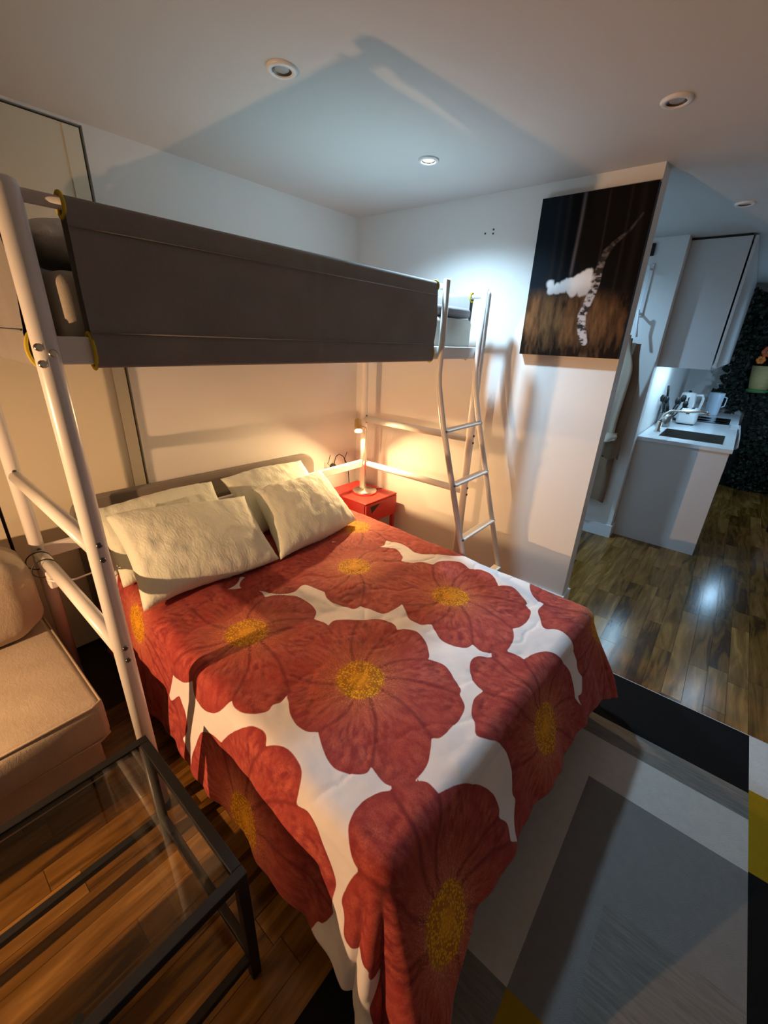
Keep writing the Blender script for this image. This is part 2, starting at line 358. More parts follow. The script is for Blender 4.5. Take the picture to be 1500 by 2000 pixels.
# canvas panels: hung between top rail and bottom rail, wrapped round both
def canvas(a0, a1, fixed, axis, out, seam=None):
    """a0..a1 along the rail; axis 'x' or 'y'; out = sign of the outer side"""
    prof = []      # (offset outwards, z) closed loop
    zt, zb = HT-.02, 1.527
    for g in np.linspace(-90, 90, 7): prof.append((.0165*math.sin(math.radians(g)) , zt+.0165*math.cos(math.radians(g))))
    n = len(prof)
    prof += [(.0185, z) for z in np.linspace(zt-.02, 1.61, 14)]
    prof += [(.0205, 1.60), (.0205, 1.56), (.019, 1.533), (.014, 1.5275), (0, 1.526), (-.014, 1.5275), (-.0165, 1.535), (-.0165, 1.60)]
    prof += [(-.0165, z) for z in np.linspace(1.62, zt-.02, 4)]
    na = 70; A = np.linspace(a0, a1, na); P = np.zeros((len(prof)+1, na, 3))
    for i, (o, z) in enumerate(prof+[prof[0]]):
        for j, a in enumerate(A):
            w = .006*(math.sin(a*5.3+z*3)+.6*math.sin(a*11+z*17))*math.sin(PI*min(1, max(0, (z-1.61)/(zt-1.63)))) if o > .018 else 0
            if seam is not None and o > .018: w += .005*math.exp(-((a-seam)/.012)**2)-.004*math.exp(-((a-seam-.024)/.01)**2)
            d = (o+w)*out
            P[i, j] = (a, fixed+d, z) if axis == 'x' else (fixed+d, a, z)
    flip = (out > 0) if axis == 'x' else (out < 0)
    o = MB().grid(P, flip=flip).build('canvas_panel', M_fab, loft)
    # stitched seams and hem lines
    for z in (1.604, HT-.062):
        s = MB(); 
        pts = [((a, fixed+out*.0225, z) if axis == 'x' else (fixed+out*.0225, a, z)) for a in (a0+.003, a1-.003)]
        s.tube(pts, .0018, 6).build('hem_seam', M_fab, o)
    for a, sg in ((a0, -1), (a1, 1)):
        for zz in ((zb-.001, 1.602), (zt-.024, zt+.0175)):
            ring = []
            zc = (zz[0]+zz[1])/2; hh = (zz[1]-zz[0])/2
            for k in range(20):
                g = 2*PI*k/20; oo = .0215*math.cos(g); z = zc+(hh+.002)*math.sin(g)
                ring.append((a, fixed+oo*out, z) if axis == 'x' else (fixed+oo*out, a, z))
            MB().tube(ring, .0042, 8, closed=True).build('yellow_piping', M_yellow, o, 'mustard yellow piping on the canvas edge')
    return o
canvas(-2.155, -.722, YF, 'x', -1, seam=-1.46)
canvas(-2.155, -.30, YB, 'x', 1)
canvas(YF+.06, YB-.05, XL, 'y', -1)
canvas(YF+.09, YB-.05, XR, 'y', 1)
# ladder
LX = (-.672, -.292)
def lad(x): return [(x, YF-.032, 1.885), (x, YF-.032, 1.60), (x, YF-.030, 1.47), (x, YF-.036, 1.41), (x, YF-.062, 1.30), (x, YF-.082, 1.22), (x, YF-.44, .012)]
for x in LX: MB().tube(lad(x), .0155, 16).build('ladder_rail', M_white, loft)
def ly(z): return YF-.082-(1.22-z)*.358/1.208
for z in (1.19, .915, .625, .335):
    g = bevel(MB().box(LX[0]+.008, LX[1]-.008, ly(z)-.024, ly(z)+.024, z-.006, z+.006).build('ladder_rung', M_white, loft), .004)
    for x, sg in ((LX[0], -1), (LX[1], 1)): MB().lathe([(.006, -.002), (.006, .004), (.003, .005)], (x-.002, ly(z)-.0155, z), 10, M=Matrix.Rotation(PI/2, 3, 'X')).build('rung_screw', M_bolt, g)

# things lying in the loft bed
def rbox(name, dims, m, r=.05, wob=.004, parent=None, n=18, seed=0, puff=0.):
    """soft box: rounded, slightly lumpy"""
    x0, x1, y0, y1, z0, z1 = dims; c = np.array([(x0+x1)/2, (y0+y1)/2, (z0+z1)/2]); h = np.array([(x1-x0)/2, (y1-y0)/2, (z1-z0)/2])
    mb = MB(); r = min(r, *(h*.98))
    lin = np.concatenate([[-1], np.linspace(-1, 1, n)[1:-1], [1]])
    def dist(k):    # parameter grid with denser rounding zone
        hh = h[k]; rr = min(r/hh, .95); return np.unique(np.round(np.concatenate([np.linspace(-1, -1+rr, 5), np.linspace(-1+rr, 1-rr, max(3, n//2)), np.linspace(1-rr, 1, 5)]), 6))
    for k in range(3):
        a, b = (k+1) % 3, (k+2) % 3; A, Bm = np.meshgrid(dist(a), dist(b), indexing='ij')
        for sg in (-1, 1):
            P = np.zeros(A.shape+(3,)); P[..., k] = sg*h[k]; P[..., a] = A*h[a]; P[..., b] = Bm*h[b]
            inner = np.clip(P, -(h-r), h-r); d = P-inner; l = np.linalg.norm(d, axis=-1, keepdims=True)
            Q = inner + d/np.maximum(l, 1e-9)*r
            if puff: 
                e = np.clip(1-(A)**2, 0, 1)*np.clip(1-(Bm)**2, 0, 1); Q[..., k] += sg*puff*e*(h.min() if k == 0 else h[k])
            w = Q+c
            nz = (fbm(w[..., 0]*9+w[..., 2]*7, w[..., 1]*9+w[..., 2]*5, seed)-.47)*2*wob
            Q = Q*(1+ (nz/np.maximum(.05, np.linalg.norm(Q, axis=-1)))[..., None])
            mb.grid(Q+c, flip=(sg < 0))
    o = mb.build(name, m, parent)
    wm = o.modifiers.new('weld', 'WELD'); wm.merge_threshold = .0006
    return o
tag(rbox('loft_mattress', (XL+.055, XR-.045, YF+.04, YB-.035, 1.574, 1.735), M_loftmat, .03, .003, seed=3), 'taupe mattress lying in the raised loft bed', 'mattress')
tag(rbox('folded_blanket', (-.60, XR-.055, YF+.05, YB-.05, 1.7395, 1.79), M_blanket, .02, .006, seed=5), 'dark mauve grey blanket folded at the ladder end of the loft bed', 'blanket')

def pillow(name, corners, thick, m, label, seed, pinch=.07, wr=.008, group='pale green pillows on the double bed'):
    """corners: bottom left, bottom right, top right, top left in world space"""
    bl, br, tr, tl = [np.array(c, float) for c in corners]
    c = (bl+br+tr+tl)/4; ex = ((br-bl)+(tr-tl))/4; ey = ((tl-bl)+(tr-br))/4; tw = ((tr-tl)-(br-bl))/4
    nrm = np.cross(ex, ey); nrm /= np.linalg.norm(nrm)
    n = 44; uu = np.linspace(-1, 1, n); U, V = np.meshgrid(uu, uu, indexing='ij')
    mb = MB()
    for sg in (1, -1):
        a = np.clip(1-U**2, 0, 1); b = np.clip(1-V**2, 0, 1)
        t = (a**.42)*(b**.42)*thick/2
        pu = U*(1-pinch*b**1.2*(np.abs(U)**4)); pv = V*(1-pinch*a**1.2*(np.abs(V)**4))
        edge = np.exp(-((1-np.abs(V))/.35)**2)+np.exp(-((1-np.abs(U))/.3)**2)
        rip = wr*(edge*np.sin(U*26+3*fbm(U*3, V*3, seed)*4)*.5+ (fbm(U*4+9, V*4, seed+3)-.47)*2.2 + .5*(fbm(U*11, V*3.2, seed+8)-.47)*2)
        t2 = t + rip*(a*b)**.3
        P = c + pu[..., None]*ex + pv[..., None]*ey + (pu*pv)[..., None]*tw + (sg*np.maximum(t2, 0))[..., None]*nrm
        sag = .012*np.sin(U*3+seed)*(1-np.abs(V)*.2)
        P = P + sag[..., None]*ey/np.linalg.norm(ey)
        mb.grid(P, flip=(sg < 0))
    o = mb.build(name, m); wm = o.modifiers.new('weld', 'WELD'); wm.merge_threshold = .0005
    return tag(o, label, 'pillow', group)
pillow('loft_pillow', [(-2.19, -1.09, 1.80), (-1.80, -1.09, 1.80), (-1.80, -.45, 1.85), (-2.19, -.45, 1.85)], .13, M_loftpil, 'grey white pillow bunched at the left end of the loft bed', 11, group='pillow in the loft bed')

# ------------------------------------------------------------------ double bed
BO = np.array([-1.31, -.09]); TH = .05
E1 = np.array([math.cos(TH), -math.sin(TH)]); E2 = np.array([math.sin(TH), math.cos(TH)])
BM = Matrix(((E1[0], E2[0], 0, BO[0]), (E1[1], E2[1], 0, BO[1]), (0, 0, 1, 0), (0, 0, 0, 1)))
bed = thing('double_bed', 'double bed frame with low taupe upholstered headboard', 'bed', (BO[0], BO[1], 0))
hb = MB()
def headboard():
    w, z0, z1, r = .745, .18, .835, .09; ol = [(-w, z0), (w, z0)]
    ol += [(w-r+r*math.cos(g), z1-r+r*math.sin(g)) for g in np.linspace(0, PI/2, 9)] + [(-w+r-r*math.sin(g), z1-r+r*math.cos(g)) for g in np.linspace(0, PI/2, 9)]
    n = len(ol); y0, y1 = .005, .065
    vs = [BM @ Vector((x, y, z)) for y in (y0, y1) for x, z in ol]
    fs = [tuple(range(n)), tuple(range(2*n-1, n-1, -1))] + [(i, i+n, (i+1) % n+n, (i+1) % n) for i in range(n)]
    o = MB().add(vs, fs).build('headboard', M_head, bed); bevel(o, .012, 3); return o
headboard()
M_frame = mat('dark_bed_frame', (.05, .042, .038), .6, bump=.1)
for dims in ((-.69, -.66, -2.0, 0, .14, .27), (.66, .69, -2.0, 0, .14, .27), (-.66, .66, -2.0, -1.97, .14, .27), (-.66, .66, -.03, 0, .14, .27)):
    MB().box(*dims, M=BM).build('frame_rail', M_frame, bed)
for x in (-.64, .64):
    for y in (-1.95, -.06): MB().lathe([(.022, 0), (.026, .15)], tuple(BM @ Vector((x, y, .0115 if y < -1 else 0))), 14).build('leg', M_frame, bed)
o = rbox('bed_mattress', (-.66, .66, -1.985, -.015, .272, .522), mat('mattress_ticking', (.72, .70, .66), .85, bump=.2), .05, .002)
o.matrix_world = BM; tag(o, 'thick mattress hidden under the floral cover', 'mattress')

# floral cover: cloth parameters s (across) and t (towards the head), pattern as signed distances on the cloth
W_, F_, RR, ZT = .70, 2.03, .05, .55
def cloth(s, t):
    ox = np.where(s < -(W_-RR), s+(W_-RR), np.where(s > W_-RR, s-(W_-RR), 0.)); oy = np.where(t < -(F_-RR), t+(F_-RR), 0.)
    d = np.hypot(ox, oy); dd = np.maximum(d, 1e-9); ux, uy = ox/dd, oy/dd
    tau = .18*np.maximum(-ux, 0)**2+.05*np.maximum(ux, 0)**2+.45*uy**2
    q = np.maximum(d-RR*PI/2, 0); ph = np.minimum(d/RR, PI/2)
    h = RR*np.sin(ph)+q*np.sin(tau); dr = RR*(1-np.cos(ph))+q*np.cos(tau)
    z = ZT-dr; h = h + np.maximum(0, .014-z)*.8; z = np.maximum(z, .014)
    return np.clip(s, -(W_-RR), W_-RR)+ux*h, np.maximum(t, -(F_-RR))+uy*h, z, d, ux, uy
FLOWERS = [
  ((-0.477, -1.106), [(-0.559, -0.822), (-0.476, -0.758), (-0.394, -0.783), (-0.307, -0.85), (-0.292, -0.909), (-0.3, -0.956), (-0.255, -0.973), (-0.197, -1.045), (-0.186, -1.12), (-0.205, -1.187), (-0.243, -1.221), (-0.229, -1.29), (-0.285, -1.386), (-0.383, -1.472), (-0.475, -1.477), (-0.531, -1.457), (-0.558, -1.471), (-0.578, -1.477), (-0.603, -1.47), (-0.622, -1.479), (-0.649, -1.466), (-0.672, -1.43), (-0.682, -1.389), (-0.677, -1.36), (-0.709, -1.345), (-0.761, -1.286), (-0.792, -1.217), (-0.785, -1.159), (-0.757, -1.137), (-0.731, -1.135), (-0.776, -1.078), (-0.802, -1.016), (-0.802, -0.98), (-0.751, -0.99), (-0.762, -0.945), (-0.801, -0.826), (-0.801, -0.72), (-0.739, -0.745), (-0.671, -0.763), (-0.608, -0.76)]),
  ((-0.336, -1.585), [(-0.231, -1.293), (-0.186, -1.287), (-0.119, -1.352), (-0.052, -1.404), (-0.034, -1.473), (-0.053, -1.503), (-0.028, -1.522), (-0.007, -1.57), (-0.03, -1.631), (-0.081, -1.684), (-0.097, -1.691), (-0.077, -1.732), (-0.089, -1.783), (-0.117, -1.827), (-0.132, -1.853), (-0.153, -1.862), (-0.18, -1.898), (-0.216, -1.912), (-0.262, -1.916), (-0.328, -1.911), (-0.347, -1.893), (-0.382, -1.914), (-0.417, -1.931), (-0.465, -1.934), (-0.495, -1.932), (-0.517, -1.915), (-0.537, -1.889), (-0.535, -1.851), (-0.53, -1.827), (-0.552, -1.83), (-0.578, -1.808), (-0.6, -1.771), (-0.602, -1.732), (-0.584, -1.684), (-0.563, -1.643), (-0.584, -1.619), (-0.592, -1.581), (-0.584, -1.539), (-0.559, -1.496), (-0.542, -1.464), (-0.484, -1.405), (-0.383, -1.328)]),
  ((0.299, -1.52), [(0.434, -1.22), (0.467, -1.295), (0.523, -1.304), (0.592, -1.369), (0.576, -1.448), (0.611, -1.495), (0.605, -1.557), (0.535, -1.631), (0.572, -1.684), (0.527, -1.757), (0.502, -1.788), (0.482, -1.79), (0.455, -1.831), (0.382, -1.848), (0.318, -1.845), (0.284, -1.83), (0.249, -1.852), (0.195, -1.869), (0.137, -1.871), (0.107, -1.845), (0.08, -1.807), (0.091, -1.762), (0.055, -1.755), (0.028, -1.716), (0.029, -1.656), (0.052, -1.615), (0.075, -1.58), (0.041, -1.546), (0.034, -1.498), (0.058, -1.458), (0.091, -1.41), (0.159, -1.287), (0.326, -1.224)]),
  ((0.162, -1.033), [(-0.19, -1.008), (-0.121, -0.999), (-0.09, -1.104), (-0.111, -1.15), (-0.103, -1.226), (-0.079, -1.28), (-0.044, -1.288), (-0.035, -1.328), (-0.019, -1.388), (0.025, -1.407), (0.088, -1.407), (0.22, -1.345), (0.416, -1.225), (0.397, -1.199), (0.378, -1.16), (0.428, -1.124), (0.468, -1.042), (0.421, -0.974), (0.365, -0.853), (0.26, -0.755), (0.108, -0.721), (-0.088, -0.725), (-0.274, -0.749), (-0.335, -0.811), (-0.287, -0.902), (-0.25, -0.966)]),
  ((-0.777, -0.616), [(-0.653, -0.665), (-0.651, -0.766), (-0.686, -0.891), (-0.743, -0.967), (-0.751, -0.994), (-0.808, -0.98), (-0.866, -0.961), (-0.922, -0.946), (-0.933, -0.966), (-0.877, -1.021), (-0.882, -1.074), (-0.912, -1.102), (-0.957, -1.119), (-1.016, -1.085), (-1.035, -1.121), (-1.048, -1.164), (-1.081, -1.208), (-1.185, -1.143), (-1.266, -0.794), (-1.242, -0.338), (-1.073, 0.073), (-0.764, -0.273)]),
  ((0.5, -0.7), [(0.268, -0.746), (0.347, -0.871), (0.426, -0.969), (0.5, -0.944), (0.532, -1.044), (0.509, -1.129), (0.515, -1.174), (0.56, -1.233), (0.598, -1.284), (0.65, -1.341), (0.7, -1.36), (0.85, -1.25), (1.05, -0.9), (0.95, -0.5), (0.6, -0.38), (0.336, -0.426), (0.185, -0.668)]),
  ((0.074, -2.17), [(-0.008, -1.812), (0.02, -1.804), (0.049, -1.814), (0.081, -1.849), (0.1, -1.842), (0.142, -1.868), (0.159, -1.912), (0.15, -1.94), (0.205, -1.951), (0.262, -1.986), (0.298, -2.043), (0.335, -2.107), (0.331, -2.169), (0.32, -2.21), (0.344, -2.256), (0.418, -2.334), (0.282, -2.441), (-0.158, -2.471), (-0.238, -2.327), (-0.19, -2.236), (-0.195, -2.209), (-0.171, -2.142), (-0.169, -2.092), (-0.196, -2.036), (-0.23, -2.008), (-0.247, -1.983), (-0.212, -1.955), (-0.187, -1.927), (-0.138, -1.906), (-0.085, -1.909), (-0.072, -1.866), (-0.04, -1.832)]),
  ((0.7, -2.08), [(0.613, -1.754), (0.562, -1.802), (0.552, -1.847), (0.483, -1.849), (0.422, -1.887), (0.378, -1.923), (0.408, -1.957), (0.407, -2.001), (0.405, -2.046), (0.413, -2.107), (0.403, -2.146), (0.423, -2.184), (0.38, -2.221), (0.341, -2.219), (0.377, -2.308), (0.54, -2.436), (0.75, -2.6), (1.15, -2.5), (1.15, -1.9), (0.95, -1.72), (0.7, -1.72)]),
  ((-0.563, -2.256), [(-0.54, -1.908), (-0.524, -1.902), (-0.477, -1.937), (-0.458, -1.96), (-0.46, -1.997), (-0.4, -2.016), (-0.349, -2.05), (-0.289, -2.12), (-0.277, -2.176), (-0.29, -2.199), (-0.264, -2.241), (-0.273, -2.287), (-0.237, -2.362), (-0.343, -2.492), (-0.514, -2.594), (-0.644, -2.567), (-0.868, -2.428), (-1.022, -2.297), (-0.965, -2.234), (-0.948, -2.188), (-0.884, -2.187), (-0.864, -2.166), (-0.887, -2.134), (-0.871, -2.117), (-0.915, -2.017), (-0.918, -1.962), (-0.863, -1.947), (-0.837, -1.93), (-0.77, -1.941), (-0.711, -1.96), (-0.706, -1.938), (-0.685, -1.909), (-0.661, -1.886), (-0.62, -1.876), (-0.572, -1.886)]),
  ((-1.004, -1.51), [(-0.883, -1.227), (-0.838, -1.294), (-0.824, -1.354), (-0.753, -1.403), (-0.684, -1.475), (-0.668, -1.518), (-0.67, -1.547), (-0.685, -1.565), (-0.668, -1.588), (-0.655, -1.623), (-0.655, -1.666), (-0.667, -1.707), (-0.699, -1.729), (-0.736, -1.73), (-0.715, -1.771), (-0.724, -1.809), (-0.757, -1.837), (-0.792, -1.878), (-0.826, -1.902), (-0.876, -1.898), (-0.906, -1.9), (-0.917, -1.908), (-0.988, -1.881), (-1.002, -1.863), (-1.101, -1.812), (-1.171, -1.593), (-1.176, -1.333), (-1.075, -1.187), (-0.949, -1.203)]),
  ((-0.15, -0.45), [(-0.74, -0.60), (-0.70, -0.76), (-0.60, -0.84), (-0.46, -0.82), (-0.40, -0.79), (-0.33, -0.77), (-0.29, -0.73), (-0.24, -0.78), (-0.14, -0.75), (0.02, -0.74), (0.15, -0.76), (0.28, -0.72), (0.2, -0.25), (-0.6, -0.25)])]
def lobes(pg, c, n=5):
    """round the petal outline between its notches"""
    m = len(pg); rad = np.hypot(*(pg-c).T); notch = [rad[k] < rad[k-1]-.004 and rad[k] < rad[(k+1) % m]-.004 for k in range(m)]
    out = []
    for k in range(m):
        p0, p1, p2, p3 = pg[k-1], pg[k], pg[(k+1) % m], pg[(k+2) % m]
        t1 = (p2-p1) if notch[k] else (p2-p0)/2; t2 = (p2-p1) if notch[(k+1) % m] else (p3-p1)/2
        L = np.hypot(*(p2-p1)); 
        for t in (t1, t2):
            l = np.hypot(*t)
            if l > 1.3*L: t *= 1.3*L/l
        for j in range(n):
            u_ = j/n; h00 = 2*u_**3-3*u_**2+1; h10 = u_**3-2*u_**2+u_; h01 = -2*u_**3+3*u_**2; h11 = u_**3-u_**2
            out.append(h00*p1+h10*t1+h01*p2+h11*t2)
    return np.array(out)
def duvet():
    ns, nt_ = 300, 330
    iu = np.linspace(0, 1, ns); iv = np.linspace(0, 1, nt_); U, V = np.meshgrid(iu, iv, indexing='ij')
    s_right = 1.0
    T0 = -(2.335 + .095*sstep(.42, .72, np.abs(-1.08+2.08*U)))
    T = T0 + (-.06-T0)*V
    SL = -(1.06+.05*sstep(-1.6, -.9, T)); S = SL + (s_right-SL)*U
    a, b, z, d, ux, uy = cloth(S, T)
    # wrinkles: fine creases on top, soft folds on the hanging sides
    top = 1-sstep(.0, .12, d)
    wv = fbm(S*7+2*T, T*6, 4)-.47; wf = fbm(S*16-5*T, T*9+4*S, 9)-.47
    cr = np.abs(fbm(S*4+1.7*T, T*5-.6*S, 21)-.47)
    disp = top*(.016*wv+.004*wf-.003*np.exp(-(cr/.02)**2))
    along = np.where(np.abs(uy) > np.abs(ux), S, T)
    fold = sstep(.05, .4, d)*(.009*np.sin(along*2*PI/.41+1.3*np.sin(along*3.1)+.8)+.004*np.sin(along*2*PI/.13+2*fbm(along*5, d*4, 2)*3)) + (1-top)*.012*wv
    corner = (np.abs(ux)*np.abs(uy))*2
    ang = np.arctan2(uy, ux); fold = fold + corner*sstep(.05, .4, d)*.03*np.sin(ang*9)
    a = a+ux*fold; b = b+uy*fold; z = np.maximum(z+disp, .013)
    P = np.zeros(S.shape+(3,)); P[..., 0] = BO[0]+a*E1[0]+b*E2[0]; P[..., 1] = BO[1]+a*E1[1]+b*E2[1]; P[..., 2] = z
    mb = MB(); mb.grid(P)
    o = mb.build('floral_cover', M_duvet)
    # pattern attributes
    X = np.stack([S.ravel(), T.ravel()], 1); N = len(X)
    wob = np.stack([fbm(X[:, 0]*18, X[:, 1]*18, 31)-.47, fbm(X[:, 0]*18+50, X[:, 1]*18, 37)-.47], 1)*.006
    Xw = X+wob
    sdf = np.full(N, -9.); cr = np.full(N, 9.); cdn = np.full(N, 9.); rel = np.zeros((N, 3)); best = np.full(N, 9.)
    for (c, poly) in FLOWERS:
        raw = np.array(poly); c = np.array(c); pg = lobes(raw, c); q = np.roll(pg, -1, 0)
        lo, hi = pg.min(0)-.06, pg.max(0)+.06
        mfull = ((Xw > lo) & (Xw < hi)).all(1); ii = np.where(mfull)[0]
        if len(ii) == 0: continue
        p = Xw[ii]
        dmin = np.full(len(ii), 9.); ins = np.zeros(len(ii), bool)
        for A, Bq in zip(pg, q):
            e = Bq-A; w = p-A; tt = np.clip((w@e)/max(1e-9, e@e), 0, 1); dmin = np.minimum(dmin, np.hypot(*(w-tt[:, None]*e).T))
            cond = (A[1] > p[:, 1]) != (Bq[1] > p[:, 1])
            xi = A[0]+(p[:, 1]-A[1])*(e[0])/(e[1] if abs(e[1]) > 1e-9 else 1e-9); ins ^= cond & (p[:, 0] < xi)
        sd = np.where(ins, dmin, -dmin); sdf[ii] = np.maximum(sdf[ii], sd)
        # creases from the heart to each notch between petals, bent a little
        nx = []
        for k in range(len(raw)):
            A, Bq, Cq = raw[k-1], raw[k], raw[(k+1) % len(raw)]
            r0, r1, r2_ = [np.hypot(*(z_-c)) for z_ in (A, Bq, Cq)]
            if r1 < r0-.004 and r1 < r2_-.004: nx.append(Bq)
        for Bq in nx:
            e = Bq-c; ln = np.hypot(*e); pr = np.array([-e[1], e[0]])/ln; w = p-c
            tt = np.clip((w@e)/(e@e), .2, 1.0); bend = .03*np.sin(tt*PI)
            dd = np.hypot(*(w-tt[:, None]*e-bend[:, None]*pr).T); cr[ii] = np.minimum(cr[ii], dd)
        allr = np.hypot(*(X-c).T)
        m2 = allr < best; best = np.where(m2, allr, best)
        rr = (X-c)[m2]; rl = np.maximum(np.hypot(*rr.T), 1e-6)
        rel[m2, 0] = rr[:, 0]/rl*2.4; rel[m2, 1] = rr[:, 1]/rl*2.4; rel[m2, 2] = rl*5
    cdn = best/.085
    me = o.data
    for nm, arr in (('petal_distance', sdf), ('crease_distance', cr), ('heart_distance', cdn)):
        at = me.attributes.new(nm, 'FLOAT', 'POINT'); at.data.foreach_set('value', arr.astype(np.float32))
    at = me.attributes.new('petal_polar', 'FLOAT_VECTOR', 'POINT'); at.data.foreach_set('vector', rel.astype(np.float32).ravel())
    at = me.attributes.new('cloth_uv', 'FLOAT_VECTOR', 'POINT'); at.data.foreach_set('vector', np.c_[X, np.zeros(N)].astype(np.float32).ravel())
    sm = o.modifiers.new('solidify', 'SOLIDIFY'); sm.thickness = .008; sm.offset = -1
    return o
def duvet_mat():
    m = bpy.data.materials.new('anemone_print_cotton'); m.use_nodes = True; nt = m.node_tree; b = nt.nodes['Principled BSDF']; L = nt.links.new
    b.inputs['Roughness'].default_value = .82; b.inputs['Specular IOR Level'].default_value = .2; b.inputs['Sheen Weight'].default_value = .08
    A = lambda nm: (lambda n: (setattr(n, 'attribute_name', nm), n)[1])(nt.nodes.new('ShaderNodeAttribute'))
    sd, cr, hd, pol, uv = A('petal_distance'), A('crease_distance'), A('heart_distance'), A('petal_polar'), A('cloth_uv')
    def mr(src, a, b_, lo=0., hi=1.):
        n = nt.nodes.new('ShaderNodeMapRange'); n.inputs['From Min'].default_value = a; n.inputs['From Max'].default_value = b_
        n.inputs['To Min'].default_value = lo; n.inputs['To Max'].default_value = hi; L(src, n.inputs['Value']); return n.outputs[0]
    def mix(fac, c1, c2, mode='MIX'):
        n = nt.nodes.new('ShaderNodeMix'); n.data_type = 'RGBA'; n.blend_type = mode
        for sock, c in ((n.inputs[0], fac), (n.inputs[6], c1), (n.inputs[7], c2)):
            if isinstance(c, (int, float)): sock.default_value = c
            elif isinstance(c, tuple): sock.default_value = (*c, 1)
            else: L(c, sock)
        return n.outputs[2]
    def noise(src, sc, det=4, dist=0.):
        n = nt.nodes.new('ShaderNodeTexNoise'); n.inputs['Scale'].default_value = sc; n.inputs['Detail'].default_value = det; n.inputs['Distortion'].default_value = dist
        L(src, n.inputs['Vector']); return n.outputs['Fac']
    streak = noise(pol.outputs['Vector'], 6., 5); blotch = noise(uv.outputs['Vector'], 9, 5); fine = noise(uv.outputs['Vector'], 260, 2)
    pet = mix(mr(streak, .36, .64), (.24, .026, .030), (.54, .115, .078))
    pet = mix(mr(blotch, .38, .66, 0, .75), pet, (.40, .052, .042))
    pet = mix(mr(hd.outputs['Fac'], 1.0, 2.4, .55, 0), pet, (.60, .17, .085))
    pet = mix(mr(fine, .38, .62, .45, 0), pet, (.22, .024, .026))
    pet = mix(mr(cr.outputs['Fac'], .001, .010, .85, 0), pet, (.18, .018, .02))
    pet = mix(mr(sd.outputs['Fac'], .0, .030, .5, 0), pet, (.24, .024, .028))
    vor = nt.nodes.new('ShaderNodeTexVoronoi'); vor.inputs['Scale'].default_value = 150; L(uv.outputs['Vector'], vor.inputs['Vector'])
    heart = mix(mr(vor.outputs['Distance'], .25, .6), (.90, .46, .015), (.42, .16, .008))
    heart = mix(mr(hd.outputs['Fac'], .15, .5, .7, 0), heart, (.82, .38, .012))
    hn = nt.nodes.new('ShaderNodeMath'); hn.operation = 'MULTIPLY_ADD'; hn.inputs[1].default_value = .5; L(noise(pol.outputs['Vector'], 14, 3), hn.inputs[0]); L(hd.outputs['Fac'], hn.inputs[2])
    hmask = mr(hn.outputs[0], 1.17, 1.25, 1, 0)
    fil = mr(noise(pol.outputs['Vector'], 22, 2), .56, .62); fr = mr(hd.outputs['Fac'], .95, 1.75, .7, 0)
    fm = nt.nodes.new('ShaderNodeMath'); fm.operation = 'MULTIPLY'; L(fil, fm.inputs[0]); L(fr, fm.inputs[1])
    pet = mix(fm.outputs[0], pet, (.80, .36, .16))
    pet = mix(hmask, pet, heart)
    gr = mix(mr(blotch, .3, .7), (.74, .70, .715), (.80, .765, .77))
    col = mix(mr(sd.outputs['Fac'], -.0012, .0012), gr, pet)
    L(col, b.inputs['Base Color'])
    bp = nt.nodes.new('ShaderNodeBump'); bp.inputs['Strength'].default_value = .28; bp.inputs['Distance'].default_value = .004
    L(noise(uv.outputs['Vector'], 34, 6, .6), bp.inputs['Height']); L(bp.outputs[0], b.inputs['Normal'])
    return m
M_duvet = duvet_mat()
tag(duvet(), 'white bed cover printed with large red anemones with orange hearts', 'bed cover')
PL = 'pale green cotton pillow '
pillow('bed_pillow', [(-2.04, -.53, .575), (-1.43, -.53, .575), (-1.40, -.18, .83), (-2.03, -.18, .83)], .15, M_pillow, PL+'against the headboard, behind the large left front one', 1)
pillow('bed_pillow', [(-1.36, -.52, .58), (-.76, -.52, .58), (-.74, -.17, .83), (-1.34, -.17, .83)], .15, M_pillow, PL+'against the headboard on the nightstand side, behind another', 2)
pillow('bed_pillow', [(-2.06, -.80, .585), (-1.43, -.83, .585), (-1.36, -.45, .80), (-2.01, -.40, .86)], .19, M_pillow, PL+'in front on the sofa side, the largest one in view', 3)
pillow('bed_pillow', [(-1.44, -.86, .585), (-.82, -.79, .585), (-.76, -.40, .80), (-1.29, -.42, .80)], .19, M_pillow, PL+'in front beside the nightstand, brightly lit by the lamp', 4)

# ------------------------------------------------------------------ nightstand, lamp, plug
ns = thing('nightstand', 'small red metal nightstand with a drawer in the corner by the bed', 'nightstand', (-.24, -.28, 0))
NX0, NX1, NY0, NY1, NZ = -.425, -.055, -.51, -.075, .50
bevel(MB().box(NX0, NX1, NY0+.004, NY1, NZ-.014, NZ).build('top', M_red, ns), .004)
MB().box(NX0+.004, NX0+.012, NY0+.02, NY1, .335, NZ-.014).build('side_panel', M_red, ns)
MB().box(NX1-.012, NX1-.004, NY0+.02, NY1, .335, NZ-.014).build('side_panel', M_red, ns)
MB().box(NX0+.012, NX1-.012, NY1-.01, NY1-.002, .335, NZ-.014).build('back_panel', M_red, ns)
MB().box(NX0+.012, NX1-.012, NY0+.02, NY1-.01, .335, .343).build('bottom_panel', M_red, ns)
for x in (NX0+.016, NX1-.016):
    for y in (NY0+.03, NY1-.018): MB().box(x-.014, x+.014, y-.014, y+.014, 0, .335).build('leg', M_red, ns)
